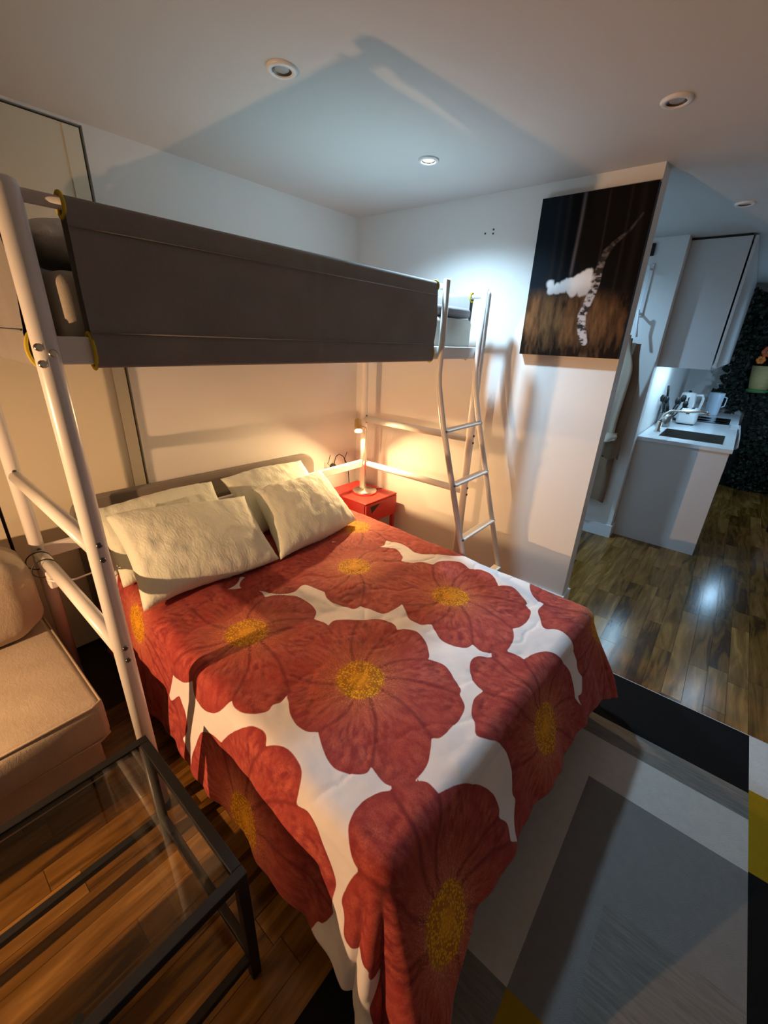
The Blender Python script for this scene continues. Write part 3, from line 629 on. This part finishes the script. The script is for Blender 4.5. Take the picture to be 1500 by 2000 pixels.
# drawer front with a notched upper left corner that serves as the pull
x0, x1, z0, z1, y0, y1 = NX0+.006, NX1-.006, .332, NZ-.016, NY0, NY0+.016
ol = [(x0, z0), (x1, z0), (x1, z1), (x0+.135, z1), (x0+.075, z1-.006), (x0+.055, z1-.062), (x0+.045, z1-.006), (x0, z1)]
ol = [(x0, z0), (x1, z0), (x1, z1), (x0, z1)]
dr = bevel(MB().box(x0, x1, y0, y1, z0, z1).build('drawer', M_red, ns), .003)
nt_ = [(x0+.045, z1-.018), (x0+.15, z1-.014), (x0+.06, z1-.075)]
MB().add([(x, y0-.0012, z) for x, z in nt_]+[(x, y0+.004, z) for x, z in nt_], [(0, 2, 1), (3, 4, 5), (0, 1, 4, 3), (1, 2, 5, 4), (2, 0, 3, 5)]).build('pull_opening', M_gap, dr, 'dark triangular pull opening')
lamp = thing('bedside_lamp', 'brushed steel bedside lamp with a small brass shade, switched on', 'lamp', (-.225, -.335, NZ))
LB = Vector((-.232, -.322, NZ))
MB().lathe([(.0, .001), (.090, .001), (.093, .004), (.093, .020), (.088, .025), (.02, .027), (.014, .034), (0, .034)], LB, 40).build('base', M_chrome, lamp)
MB().tube([LB+Vector(p) for p in ((0, 0, .03), (0, 0, .46), (0, 0, .485), (-.006, -.002, .507), (-.02, .004, .518), (-.05, .012, .520))], .0065, 16).build('pole', M_chrome, lamp)
hd = LB+Vector((-.072, .014, .520))
RS = Vector((0, 0, 1)).rotation_difference(Vector((.6, .66, 1))).to_matrix()
sh = MB().lathe([(.0, .060), (.020, .060), (.0235, .056), (.0275, -.034), (.0267, -.034), (.0225, .050), (0, .053)], hd, 28, M=RS).build('shade', M_brass, lamp)
M_bulb = mat('lit_bulb', (1, .9, .7), .4, emit=((1, .62, .28), 6000))
MB().lathe([(0, .018), (.010, .014), (.0155, .005), (.0165, -.003), (.0140, -.012), (.007, -.0165), (0, -.0175)], hd+RS@Vector((0, 0, -.019)), 18, M=RS).build('bulb', M_bulb, lamp, 'glowing warm bulb')
M_cord = mat('black_cord', (.015, .014, .013), .5, bump=.05)
pg = thing('power_plug', 'black round plug with looped cord beside the headboard', 'plug', (-.285, -.03, .65))
MB().lathe([(.0, .0), (.024, .0), (.027, .006), (.026, .026), (.018, .036), (.0, .038)], (-.285, -.006, .652), 20, M=Matrix.Rotation(PI/2, 3, 'X')).build('plug_body', M_cord, pg)
MB().tube([(-.286, -.035, .668), (-.284, -.038, .70), (-.27, -.04, .738), (-.235, -.04, .752), (-.19, -.042, .725), (-.155, -.044, .665), (-.14, -.05, .60), (-.135, -.055, .50), (-.135, -.057, .42)], .0035, 8).build('cord', M_cord, pg)
MB().tube([(-.33, -.038, .762), (-.338, -.036, .735), (-.345, -.036, .705), (-.36, -.036, .695), (-.33, -.03, .675)], .0025, 6).build('cable_tie', M_cord, pg)
MB().tube([(-.15, -.045, .755), (-.17, -.045, .72), (-.18, -.044, .70), (-.168, -.046, .66)], .0025, 6).build('cable_tie', M_cord, pg)
sk = thing('wall_socket', 'white wall socket behind the black plug', 'socket', (-.30, -.002, .64))
bevel(MB().box(-.36, -.22, -.006, -.0005, .595, .70).build('face_plate', M_white, sk), .003)
MB().tube([(-.225, -.335, NZ+.012), (-.12, -.34, NZ+.005), (-.075, -.36, NZ+.004), (-.045, -.37, NZ-.02), (-.04, -.36, .3)], .003, 6).build('cord', M_cord, lamp)

# ------------------------------------------------------------------ sofa and glass table
sofa = thing('sofa', 'tan woven sofa with loose cushions at the left edge', 'sofa', (-2.85, -.5, 0))
rbox('base', (-3.45, -2.325, -.94, -.06, .055, .262), M_sofa, .02, .002, sofa, seed=1)
rbox('seat_cushion', (-3.45, -2.292, -.985, -.09, .266, .43), M_sofa, .028, .005, sofa, seed=2, puff=.05)
rbox('back_cushion', (-3.45, -2.315, -.47, -.16, .44, .80), M_sofa, .09, .012, sofa, seed=4, puff=.12)
rbox('back_rest', (-3.45, -2.325, -.155, -.055, .266, .66), M_sofa, .03, .002, sofa, seed=6)
sc_ = MB().tube([(-3.43, -.981, .424), (-2.33, -.981, .424), (-2.298, -.965, .424), (-2.297, -.10, .424)], .0045, 8).build('piping', M_sofa, sofa)
MB().tube([(-3.43, -.981, .273), (-2.33, -.981, .273), (-2.298, -.965, .273), (-2.297, -.10, .273)], .0045, 8).build('piping', M_sofa, sofa)
for x in (-3.40, -2.37):
    for y in (-.88, -.12): MB().box(x-.02, x+.02, y-.02, y+.02, 0, .055).build('foot', M_black, sofa)

M_glass = mat('table_glass', (.9, .95, .93), .02, trans=1.); M_glass.node_tree.nodes['Principled BSDF'].inputs['IOR'].default_value = 1.45
tb = thing('glass_table', 'low black steel frame table with clear glass top', 'table', (-2.7, -1.52, 0))
TX0, TX1, TY0, TY1, TZ, TW = -3.13, -2.262, -1.80, -1.252, .462, .026
for dims in ((TX0, TX1, TY1-TW, TY1, TZ-TW, TZ), (TX0, TX1, TY0, TY0+TW, TZ-TW, TZ), (TX0, TX0+TW, TY0+TW, TY1-TW, TZ-TW, TZ), (TX1-TW, TX1, TY0+TW, TY1-TW, TZ-TW, TZ)):
    bevel(MB().box(*dims).build('top_rail', M_black, tb), .002)
for dims in ((TX0+TW, TX1-TW, TY1-TW+.002, TY1-.002, .085, .085+TW*.85), (TX0+TW, TX1-TW, TY0+.002, TY0+TW-.002, .085, .085+TW*.85), (TX0+.002, TX0+TW-.002, TY0+TW, TY1-TW, .085, .085+TW*.85), (TX1-TW+.002, TX1-.002, TY0+TW, TY1-TW, .085, .085+TW*.85)):
    bevel(MB().box(*dims).build('stretcher', M_black, tb), .002)
for x in (TX0, TX1-TW):
    for y in (TY0, TY1-TW): bevel(MB().box(x, x+TW, y, y+TW, 0, TZ-TW).build('leg', M_black, tb), .002)
MB().box(TX0+TW, TX1-TW, TY0+TW, TY1-TW, TZ-.010, TZ-.003).build('glass_top', M_glass, tb, 'clear glass pane')
for x, y in ((TX0+TW+.02, TY0+TW+.01), (TX1-TW-.30, TY0+TW+.012), (TX1-TW-.02, TY1-TW-.01), (TX0+TW+.02, TY1-TW-.01)):
    MB().lathe([(.008, TZ-.016), (.008, TZ-.0105)], (x, y, 0), 12).build('glass_pad', M_black, tb)

ps = thing('power_strip', 'white power strip tied with black cable ties to the loft bed bar', 'power strip', (XL, -.38, .73))
Mx = Matrix.Translation((XL-.005, -.36, Z2-.05)) @ Matrix.Rotation(.12, 4, 'X')
bevel(MB().box(-.018, .018, -.11, .11, -.028, .028, M=Mx).build('body', M_white, ps), .006)
for yy in (-.035, .055):
    ring = [(XL-.018+.042*math.cos(g), -.40+yy, Z2-.006+.038*math.sin(g)) for g in np.linspace(0, 2*PI, 20, endpoint=False)]
    MB().tube(ring, .0025, 6, closed=True).build('cable_tie', M_cord, ps)
MB().tube([(XL-.03, -.50, .70), (XL-.01, -.53, .695), (XL+.05, -.55, .69), (XL+.13, -.50, .67), (XL+.19, -.40, .60), (XL+.2, -.3, .45)], .0035, 8).build('cord', M_white, ps)

# ------------------------------------------------------------------ picture on the right wall
def picture():
    n1, n2 = 150, 214; p = np.linspace(0, 1, n1); q = np.linspace(0, 1, n2); P, Q = np.meshgrid(p, q, indexing='ij')
    y = -1.33+P*(-1.85+1.33); z = 1.57+Q*(2.311-1.57)
    x = np.full_like(y, -.0415)
    C = np.zeros(P.shape+(3,))
    lerp = lambda a, b, t: np.asarray(a)*(1-t[..., None])+np.asarray(b)*t[..., None]
    bg = lerp((.010, .017, .026), (.0045, .0035, .0032), sstep(.1, .6, P+.15*Q)); C[:] = bg*(.6+.8*fbm(P*6, Q*3, 3))[..., None]
    for pc, w, a in ((.18, .018, .010), (.27, .02, .014), (.62, .008, .02), (.80, .012, .012), (.9, .03, .008)):
        C += (a*np.exp(-((P-pc-.02*np.sin(Q*3))/w)**2)*(Q > .4))[..., None]*np.array((1, .85, .8))
    t = np.exp(-((P-.405-.004*np.sin(Q*9))/.014)**2)*sstep(.49, .55, Q); C = C*(1-t[..., None])+t[..., None]*np.array((.16, .13, .135))*(.55+.7*fbm(P*20, Q*8, 5))[..., None]
    hz = .40-.10*np.maximum(P-.55, 0)+.05*(fbm(P*5, Q*2, 8)-.47)
    g = sstep(hz+.07, hz-.06, Q)
    tex = fbm(P*26, Q*9, 12)*1.15+.5*fbm(P*70, Q*26, 14)-.3
    heath = lerp((.012, .006, .004), (.20, .095, .038), np.clip(tex+.12*np.exp(-((Q-.24)/.09)**2)-.45*sstep(.2, 0, Q)-.3*sstep(.8, 1, P), 0, 1))
    C = C*(1-g[..., None])+heath*g[..., None]
    # birch trunk
    path = np.array([(.655, .10, .034), (.62, .16, .040), (.60, .21, .040), (.585, .27, .038), (.612, .335, .036), (.635, .41, .040), (.648, .47, .044), (.655, .53, .036), (.675, .60, .026), (.69, .645, .030), (.75, .70, .017), (.85, .755, .010), (.93, .84, .006)])
    dd = np.full(P.shape, 9.); al = np.zeros(P.shape)
    for k in range(len(path)-1):
        A, Bq = path[k], path[k+1]; ex, ey = Bq[0]-A[0], (Bq[1]-A[1])*1.42; wx, wy = P-A[0], (Q-A[1])*1.42
        tt = np.clip((wx*ex+wy*ey)/(ex*ex+ey*ey), 0, 1); ds = np.hypot(wx-tt*ex, wy-tt*ey)-(A[2]+(Bq[2]-A[2])*tt); m = ds < dd
        dd = np.where(m, ds, dd); al = np.where(m, (k+tt)/(len(path)-1), al)
    bark = np.clip((fbm(P*24, Q*60, 17)-.40)*6, 0, 1)*(1-sstep(.50, .72, al)*.80)
    bc = lerp((.035, .028, .026), (.52, .47, .46), bark); t = sstep(.006, -.006, dd)*(1-.5*sstep(.75, 1, al)); C = C*(1-t[..., None])+bc*t[..., None]
    # cloud
    cl = np.full(P.shape, 9.)
    for cx, cy, rr in ((.21, .475, .042), (.235, .44, .045), (.30, .445, .05), (.36, .455, .06), (.43, .455, .07), (.50, .47, .08), (.55, .50, .075), (.565, .535, .045), (.545, .43, .06), (.46, .43, .05), (.58, .46, .05)):
        cl = np.minimum(cl, np.hypot(P-cx, (Q-cy)*1.42)-rr)
    cl = cl+.05*(fbm(P*16, Q*16, 22)-.47); t = sstep(.012, -.012, cl)*sstep(.66, .60, P+.1*(Q-.45))
    cc = lerp((.50, .45, .43), (.86, .86, .86), sstep(.38, .50, Q+.06*(fbm(P*9, Q*9, 25)-.47)))
    C = C*(1-t[..., None])+cc*t[..., None]
    cv = thing('forest_picture', 'large unframed print of a birch and white cloud in a dark forest', 'picture', (-.02, -1.59, 1.57))
    MB().box(-.040, -.001, -1.85, -1.33, 1.57, 2.311).build('canvas_block', mat('canvas_edge', (.02, .016, .014), .7, bump=.2), cv)
    V = np.stack([x, y, z], -1)
    o = MB().grid(V, smooth=False, flip=True).build('print', M_print, cv)
    at = o.data.color_attributes.new('print_colour', 'FLOAT_COLOR', 'POINT'); at.data.foreach_set('color', np.concatenate([np.clip(C, 0, 1), np.ones(P.shape+(1,))], -1).astype(np.float32).ravel())
def print_mat():
    m = bpy.data.materials.new('forest_print'); m.use_nodes = True; nt = m.node_tree; b = nt.nodes['Principled BSDF']
    a = nt.nodes.new('ShaderNodeAttribute'); a.attribute_name = 'print_colour'; nt.links.new(a.outputs['Color'], b.inputs['Base Color']); b.inputs['Roughness'].default_value = .65
    b.inputs['Specular IOR Level'].default_value = .08
    return m
M_print = print_mat(); picture()
for y_, z_, w in ((-1.0, 2.20, 'left'), (-1.05, 2.215, 'upper right'), (-1.05, 2.195, 'lower right')):
    tag(MB().lathe([(.005, -.0005), (.005, .003), (0, .004)], (0, y_, z_), 8, M=Matrix.Rotation(-PI/2, 3, 'Y')).build('wall_screw', M_bolt), 'tiny screw in the wall left of the picture, %s of three' % w, 'screw', 'screws in the picture wall')

# ------------------------------------------------------------------ ceiling lights
M_ledon = mat('led_on', (1, 1, 1), .4, emit=((.80, .92, 1), 40)); M_ledoff = mat('led_off', (.35, .37, .38), .25, bump=.1, bscale=300)
M_reflector = mat('lamp_reflector', (.10, .08, .05), .3, metal=.6, bump=.05)
def downlight(x, y, on, label, k=1.):
    t = thing('downlight', label, 'ceiling light', (x, y, H), 'round recessed ceiling lights')
    MB().lathe([(.030*k, H-.002), (.032*k, H-.009), (.044*k, H-.009), (.048*k, H-.004), (.048*k, H+.001)], (x, y, 0), 32, caps=False).build('trim_ring', M_white, t)
    MB().lathe([(.031*k, H-.006), (.024*k, H-.001)], (x, y, 0), 28, caps=False).build('reflector', M_reflector, t)
    MB().lathe([(0, H-.004), (.020*k, H-.004), (.024*k, H-.002), (.024*k, H-.0005)], (x, y, 0), 24).build('lens', M_ledon if on else M_ledoff, t)
downlight(-.579, -.981, True, 'lit ceiling downlight with cool white glow above the loft bed')
downlight(-1.416, -.994, False, 'unlit round ceiling downlight above the left end of the loft bed')
downlight(-.542, -1.948, False, 'unlit round ceiling downlight in front of the forest picture')
downlight(.863, -2.111, False, 'unlit ceiling downlight over the way to the kitchen')
downlight(3.0, -2.95, True, 'lit downlight over the kitchen walkway')
downlight(.80, -.95, True, 'lit downlight in the passage behind the picture wall')

# ------------------------------------------------------------------ coats in the passage
M_coat = fabric('brown_wool', (.20, .125, .075), (.27, .175, .11), 300); M_robe = fabric('beige_towelling', (.50, .41, .31), (.60, .50, .39), 200)
def garment(name, label, m, x, yc, z0, z1, w0, w1, th, seed, shoulder=1.0, cap=True):
    n, k = 40, 48; P = np.zeros((n, k+1, 3))
    for i in range(n):
        v = i/(n-1); z = z0+(z1-z0)*v; w = w0+(w1-w0)*v
        w *= 1-sstep(1-shoulder*.35, 1.0, np.array(v))*.72
        for j in range(k+1):
            g = 2*PI*j/k; fold = 1+.16*math.sin(g*5+seed+2*v)*(1-v*.6)
            P[i, j] = (x+math.sin(g)*th*fold*(1-.35*v), yc+math.cos(g)*w*(1+.03*math.sin(9*v+seed)), z+.012*math.sin(g*3+seed)*(1-v))
    mb = MB().grid(P)
    if cap: mb.add([P[-1, :-1].mean(0)]+[tuple(q) for q in P[-1, :-1]], [(0, 1+j, 1+(j+1) % k) for j in range(k)])
    return mb.build(name, m)
tag(garment('long_coat', '', M_coat, 1.465, -1.575, .34, 1.70, .12, .13, .036, 1.), 'long brown coat hanging lowest on the passage wall', 'coat')
rb = thing('bath_robe', 'beige robe hanging over the brown coat in the passage', 'robe', (1.36, -1.66, .8))
o = garment('robe_body', '', M_robe, 1.30, -1.60, .93, 1.72, .075, .10, .035, 2.5); o.parent = rb; o.matrix_parent_inverse = Matrix.Translation(rb.location).inverted()
o = garment('cuff', '', M_robe, 1.30, -1.615, .92, .985, .088, .086, .042, 4., 0, False); o.parent = rb; o.matrix_parent_inverse = Matrix.Translation(rb.location).inverted()
tag(garment('brown_jacket', '', M_coat, 1.388, -1.672, .76, 1.66, .065, .07, .034, 3.), 'shorter brown jacket hanging beside the robe, nearest the kitchen', 'jacket')
hk = thing('coat_hook', 'white wall hook bar holding the coats', 'hook', (1.50, -1.6, 1.9))
bevel(MB().box(1.505, 1.52, -1.625, -1.595, 1.86, 2.22).build('bar', M_skirt, hk), .004)
for z in (2.18, 1.88): MB().tube([(1.50, -1.61, z), (1.44, -1.61, z-.01), (1.42, -1.61, z+.02)], .009, 10).build('peg', M_skirt, hk)
MB().tube([(1.42, -1.61, 1.90), (1.43, -1.62, 1.80), (1.42, -1.64, 1.71)], .008, 8).build('hanger_loop', M_skirt, hk)
bx = thing('door_closer', 'small black fitting high on the passage wall', 'fitting', (1.50, -1.575, 2.3))
bevel(MB().box(1.49, 1.52, -1.60, -1.565, 2.27, 2.35).build('housing', M_black, bx), .004)

# ------------------------------------------------------------------ kitchen
M_cab = mat('cabinet_white', (.66, .65, .65), .4, bump=.03, bscale=80); M_top = mat('worktop_stone', (.72, .75, .78), .18, var=.12, vscale=14, bump=.02)
kb = thing('base_cabinet', 'white kitchen base units with a plain end panel', 'cabinet', (3.0, -2.1, 0))
KX = 1.645
MB().box(KX, KX+.02, -2.445, -1.80, 0, .898).build('end_panel', M_cab, kb)
MB().box(KX+.02, 4.25, -2.395, -1.80, .10, .75).build('carcass', M_cab, kb)
MB().box(KX+.02, 4.25, -2.36, -2.34, 0, .10).build('kickboard', M_skirt, kb)
for i in range(4):
    x0 = KX+.026+i*.645; d = bevel(MB().box(x0, x0+.637, -2.42, -2.398, .11, .885).build('door', M_cab, kb), .003)
    MB().tube([(x0+.06, -2.424, .80), (x0+.06, -2.445, .80), (x0+.06, -2.445, .70), (x0+.06, -2.424, .70)], .005, 8).build('handle', M_chrome, d)
SX0, SX1, SY0, SY1 = 1.82, 2.31, -2.385, -1.93; WX0, WX1, WY0, WY1 = KX-.012, 4.24, -2.46, -1.80
mb = MB(); z0, z1 = .90, .93
mb.box(WX0, SX0, WY0, WY1, z0, z1).box(SX1, WX1, WY0, WY1, z0, z1).box(SX0, SX1, WY0, SY0, z0, z1).box(SX0, SX1, SY1, WY1, z0, z1)
tag(mb.build('worktop', M_top), 'pale stone worktop with cut-out sink', 'worktop')
sink = thing('sink', 'rectangular stainless steel sink set into the worktop', 'sink', (2.06, -2.15, .76)); M_sink = mat('sink_steel', (.28, .27, .25), .3, metal=.9, bump=.04)
mb = MB(); t = .004; b0 = .752
mb.box(SX0, SX1, SY0, SY1, b0, b0+t).box(SX0, SX0+t, SY0, SY1, b0+t, .932).box(SX1-t, SX1, SY0, SY1, b0+t, .932).box(SX0+t, SX1-t, SY0, SY0+t, b0+t, .932).box(SX0+t, SX1-t, SY1-t, SY1, b0+t, .932)
mb.build('basin', M_sink, sink); MB().lathe([(.0, b0+t), (.04, b0+t), (.042, b0+t+.004), (.03, b0+t+.006), (0, b0+t+.003)], (2.06, -2.15, .0), 20).build('drain', M_chrome, sink)
fa = thing('kitchen_tap', 'chrome kitchen tap with a long straight spout', 'tap', (2.02, -1.89, .93))
MB().lathe([(.028, .93), (.028, .94), (.022, .95), (.02, 1.02), (.014, 1.03)], (2.02, -1.89, 0), 18).build('body', M_chrome, fa)
MB().tube([(2.02, -1.89, 1.02), (2.025, -1.91, 1.09), (2.03, -1.95, 1.125), (2.04, -2.19, 1.145), (2.04, -2.215, 1.135), (2.04, -2.22, 1.115)], .012, 14).build('spout', M_chrome, fa)
MB().tube([(2.02, -1.89, 1.03), (1.98, -1.92, 1.07), (1.93, -1.97, 1.10)], [.010, .008, .006], 10).build('lever', M_chrome, fa)
hob = thing('hob', 'flat black glass hob in the worktop', 'hob', (3.35, -2.22, .93)); M_hob = mat('hob_glass', (.01, .01, .011), .08, bump=.01)
bevel(MB().box(3.12, 3.62, -2.385, -2.06, .9305, .9365).build('plate', M_hob, hob), .002)
for x, y in ((3.25, -2.15), (3.25, -2.31), (3.48, -2.15), (3.48, -2.31)): MB().lathe([(.062, .9366), (.066, .9370), (.070, .9366)], (x, y, 0), 24).build('ring', M_reflector, hob)
to = thing('toaster', 'white toaster on the worktop beside the tap', 'toaster', (2.86, -2.06, .93)); M_pl = mat('white_plastic', (.74, .75, .76), .3, bump=.02)
rbox('body', (2.72, 2.91, -2.115, -1.945, .938, 1.09), M_pl, .025, 0, to)
MB().box(2.735, 2.895, -2.10, -1.96, .9305, .937).build('base_plate', M_black, to)
for y in (-2.06, -2.0): MB().box(2.75, 2.88, y-.012, y+.012, 1.0895, 1.0915).build('slot', M_gap, to)
MB().box(2.715, 2.722, -2.045, -2.015, 1.04, 1.055).build('lever', M_black, to)
ke = thing('kettle', 'white electric kettle behind the toaster', 'kettle', (3.03, -2.04, .93))
MB().lathe([(.085, .9305), (.088, .948), (.08, .952)], (3.03, -1.975, 0), 28).build('stand', M_black, ke)
MB().lathe([(.078, .953), (.08, .97), (.074, 1.15), (.066, 1.215), (.045, 1.225), (.0, 1.227)], (3.03, -1.975, 0), 30).build('body', M_pl, ke)
MB().lathe([(.012, 1.227), (.014, 1.243), (0, 1.245)], (3.03, -1.975, 0), 14).build('lid_knob', M_black, ke)
MB().tube([(3.03, -2.036, 1.20), (3.03, -2.09, 1.205), (3.03, -2.105, 1.17), (3.03, -2.095, 1.06), (3.03, -2.045, 1.02)], .012, 12).build('handle', M_pl, ke)
MB().add([(2.96, -1.99, 1.11), (2.958, -1.98, 1.11), (2.958, -1.98, 1.18), (2.96, -1.99, 1.18), (2.95, -1.99, 1.11), (2.95, -1.98, 1.11), (2.95, -1.98, 1.18), (2.95, -1.99, 1.18)], [(4, 7, 6, 5), (0, 1, 2, 3), (0, 4, 5, 1), (3, 2, 6, 7)]).build('level_window', M_black, ke)
cn = thing('storage_jug', 'pale translucent jug at the far end of the worktop', 'jug', (3.85, -2.17, .93)); M_jug = mat('jug_plastic', (.50, .60, .70), .3, bump=.02)
MB().lathe([(.0, .9305), (.06, .9305), (.066, .96), (.078, 1.17), (.080, 1.19), (.075, 1.19), (.07, 1.16), (0, 1.15)], (3.85, -2.18, 0), 28).build('body', M_jug, cn)
MB().tube([(3.85, -2.256, 1.15), (3.85, -2.285, 1.14), (3.85, -2.282, 1.05), (3.85, -2.252, 1.03)], .007, 10).build('handle', M_jug, cn)
ut = thing('utensil_pot', 'pot of black cooking utensils in the corner behind the tap', 'utensil pot', (2.42, -1.88, .93))
MB().lathe([(0, .9305), (.05, .9305), (.055, .95), (.058, 1.06), (.052, 1.06), (.048, .95), (0, .945)], (2.42, -1.885, 0), 22).build('pot', M_sink, ut)
for i, (dx, dy, hh) in enumerate(((-.03, -.03, .20), (.02, -.045, .22), (.03, .02, .19), (-.02, .03, .21), (0, -.06, .17))):
    a = Vector((2.42+dx*.3, -1.885+dy*.3, .96)); e = a+Vector((dx*1.6, dy*1.6, hh)); q = MB().tube([a, e], .006, 8)
    q.lathe([(0, -.03), (.018, -.02), (.024, .01), (.016, .035), (0, .04)], e+Vector((dx*.2, dy*.2, .02)), 10); q.build('utensil', M_black, ut)
pn = thing('frying_pan', 'black pan leaning on the kitchen wall behind the toaster', 'pan', (2.62, -1.85, .93))
MB().lathe([(0, -.012), (.10, -.012), (.125, .016), (.121, .016), (.098, -.008), (0, -.008)], (2.64, -1.845, 1.06), 30, M=Matrix.Rotation(PI/2-.25, 3, 'X')).build('pan_body', M_black, pn)
MB().tube([(2.64, -1.83, 1.17), (2.60, -1.815, 1.30)], .010, 10).build('handle', M_black, pn)
tw = thing('dish_cloth', 'pale cloth hanging over the front edge of the worktop', 'cloth', (3.0, -2.47, .75))
Pc = np.zeros((16, 24, 3))
for i in range(16):
    for j in range(24):
        v = i/15; uu = j/23; Pc[i, j] = (2.86+uu*.30, -2.468-.022*math.sin(uu*14)*v-.004-.05*math.sin(v*PI/2)*.4, .938-v*.20+.015*math.sin(uu*20)*v)
o = MB().grid(Pc).build('drape', M_pl, tw); s_ = o.modifiers.new('solidify', 'SOLIDIFY'); s_.thickness = .004
MB().box(2.86, 3.16, -2.47, -2.40, .9305, .9365).build('folded_edge', M_pl, tw)
uc = thing('wall_cabinet', 'white kitchen wall units with plain end panel up to the ceiling', 'cabinet', (3.0, -2.0, 1.51))
MB().box(KX, KX+.02, -2.155, -1.795, 1.498, 2.372).build('end_panel', M_cab, uc)
MB().box(KX+.02, 4.25, -2.145, -1.795, 1.515, 2.368).build('carcass', M_cab, uc)
for i in range(4):
    x0 = KX+.002+i*.648; bevel(MB().box(x0, x0+.642, -2.186, -2.166, 1.51, 2.372).build('door', M_cab, uc), .003)
M_strip = mat('under_cabinet_led', (1, 1, 1), .4, emit=((.45, .75, 1), 40))
MB().box(1.72, 2.6, -2.02, -1.98, 1.503, 1.5095).build('light_strip', M_strip, uc, 'cool light strip under the wall unit')
MB().box(KX, 4.25, -2.15, -1.80, 2.375, 2.386).build('shadow_gap_strip', M_gap, uc)

# ------------------------------------------------------------------ greenery at the far end
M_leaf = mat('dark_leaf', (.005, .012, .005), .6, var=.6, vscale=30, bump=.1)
gw = thing('ivy_screen', 'dense dark green ivy screen at the far end of the kitchen', 'plant', (4.45, -2.8, 0))
mb = MB()
def left_edge(z): return -2.60 if z < .90 else (-2.24-.06*math.sin(z*21) if z < 1.0 else (-2.13 if z < 1.6 else -2.13-.09*(z-1.6)))
for i in range(5200):
    z = random.uniform(.01, 2.28); y = random.uniform(-3.9, left_edge(z)+random.gauss(0, .02))
    if z < .95 and y > -2.5: continue
    x = 4.40+random.uniform(-.08, .04)
    if -2.60 < y < -2.40 and 1.20 < z < 1.62: 
        if random.random() < .93: continue
    L_ = random.uniform(.03, .065); a = random.uniform(0, 2*PI); tlt = random.uniform(-.7, .7)
    R = Matrix.Rotation(a, 3, 'X') @ Matrix.Rotation(tlt, 3, 'Y') @ Matrix.Rotation(random.uniform(-.6, .6), 3, 'Z')
    pts = [(0, 0, 0), (-.01, L_*.5, L_*.35), (0, L_*.42, L_*.75), (-.015, 0, L_*1.25), (0, -L_*.42, L_*.75), (-.01, -L_*.5, L_*.35)]
    q = [Vector((x, y, z))+R@Vector(p) for p in pts]
    q = [Vector((v.x, v.y, max(.005, min(v.z, H-.02)))) for v in q]
    mb.add(q+[Vector((x-.008, y, z))+R@Vector((-.006, 0, L_*.6))], [(6, 0, 1), (6, 1, 2), (6, 2, 3), (6, 3, 4), (6, 4, 5), (6, 5, 0)])
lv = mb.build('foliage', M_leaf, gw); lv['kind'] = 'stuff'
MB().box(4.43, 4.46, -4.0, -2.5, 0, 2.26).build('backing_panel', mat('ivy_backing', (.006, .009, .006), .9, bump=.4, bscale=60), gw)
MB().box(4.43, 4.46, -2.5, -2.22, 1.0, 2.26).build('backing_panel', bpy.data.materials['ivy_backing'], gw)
bk = thing('wicker_basket', 'straw basket with green rim hanging in the ivy', 'basket', (4.27, -2.5, 1.2)); M_straw = mat('straw', (.42, .33, .14), .7, var=.4, vscale=60, stretch=(1, .3, 5), bump=.6, bscale=150)
MB().lathe([(.0, 1.205), (.085, 1.205), (.11, 1.36), (.125, 1.50), (.118, 1.50), (.10, 1.36), (0, 1.25)], (4.27, -2.53, 0), 26).build('basket_body', M_straw, bk)
MB().tube([(4.27+.098*math.cos(g), -2.53+.098*math.sin(g), 1.225) for g in np.linspace(0, 2*PI, 22, endpoint=False)], .014, 8, closed=True).build('rim', mat('green_band', (.03, .20, .05), .6, bump=.2), bk)
M_orange = mat('orange_petals', (.80, .20, .02), .6, var=.2, vscale=50); M_rust = mat('rust_petals', (.55, .09, .03), .6, var=.2, vscale=50)
for (y, z, rr, m, lb) in ((-2.462, 1.565, .045, M_orange, 'small bright orange flower in the ivy above the basket'), (-2.50, 1.655, .06, M_rust, 'larger rust red flower in the ivy above the basket'), (-2.53, 1.74, .04, M_pl, 'small white flower topmost in the ivy')):
    fl = thing('silk_flower', lb, 'flower', (4.2, y, z))
    for k in range(6):
        g = k*PI/3; c = Vector((4.2, y+rr*.55*math.cos(g), z+rr*.55*math.sin(g)))
        MB().lathe([(0, -.012), (rr*.35, -.008), (rr*.5, 0), (rr*.35, .010), (0, .012)], c, 10, M=Matrix.Rotation(PI/2, 3, 'Y')).build('petal', m, fl)
    MB().lathe([(0, -.01), (rr*.25, -.004), (rr*.25, .006), (0, .016)], (4.185, y, z), 10, M=Matrix.Rotation(-PI/2, 3, 'Y')).build('heart', M_straw, fl)
bn = thing('floor_bin', 'white bin with black base at the right edge of the kitchen floor', 'bin', (2.85, -3.05, 0))
MB().lathe([(0, .001), (.10, .001), (.105, .01), (.105, .12), (0, .121)], (2.85, -3.06, 0), 28).build('base', M_black, bn)
MB().lathe([(.098, .122), (.105, .13), (.115, .34), (.11, .36), (0, .37)], (2.85, -3.06, 0), 28).build('body', M_pl, bn)
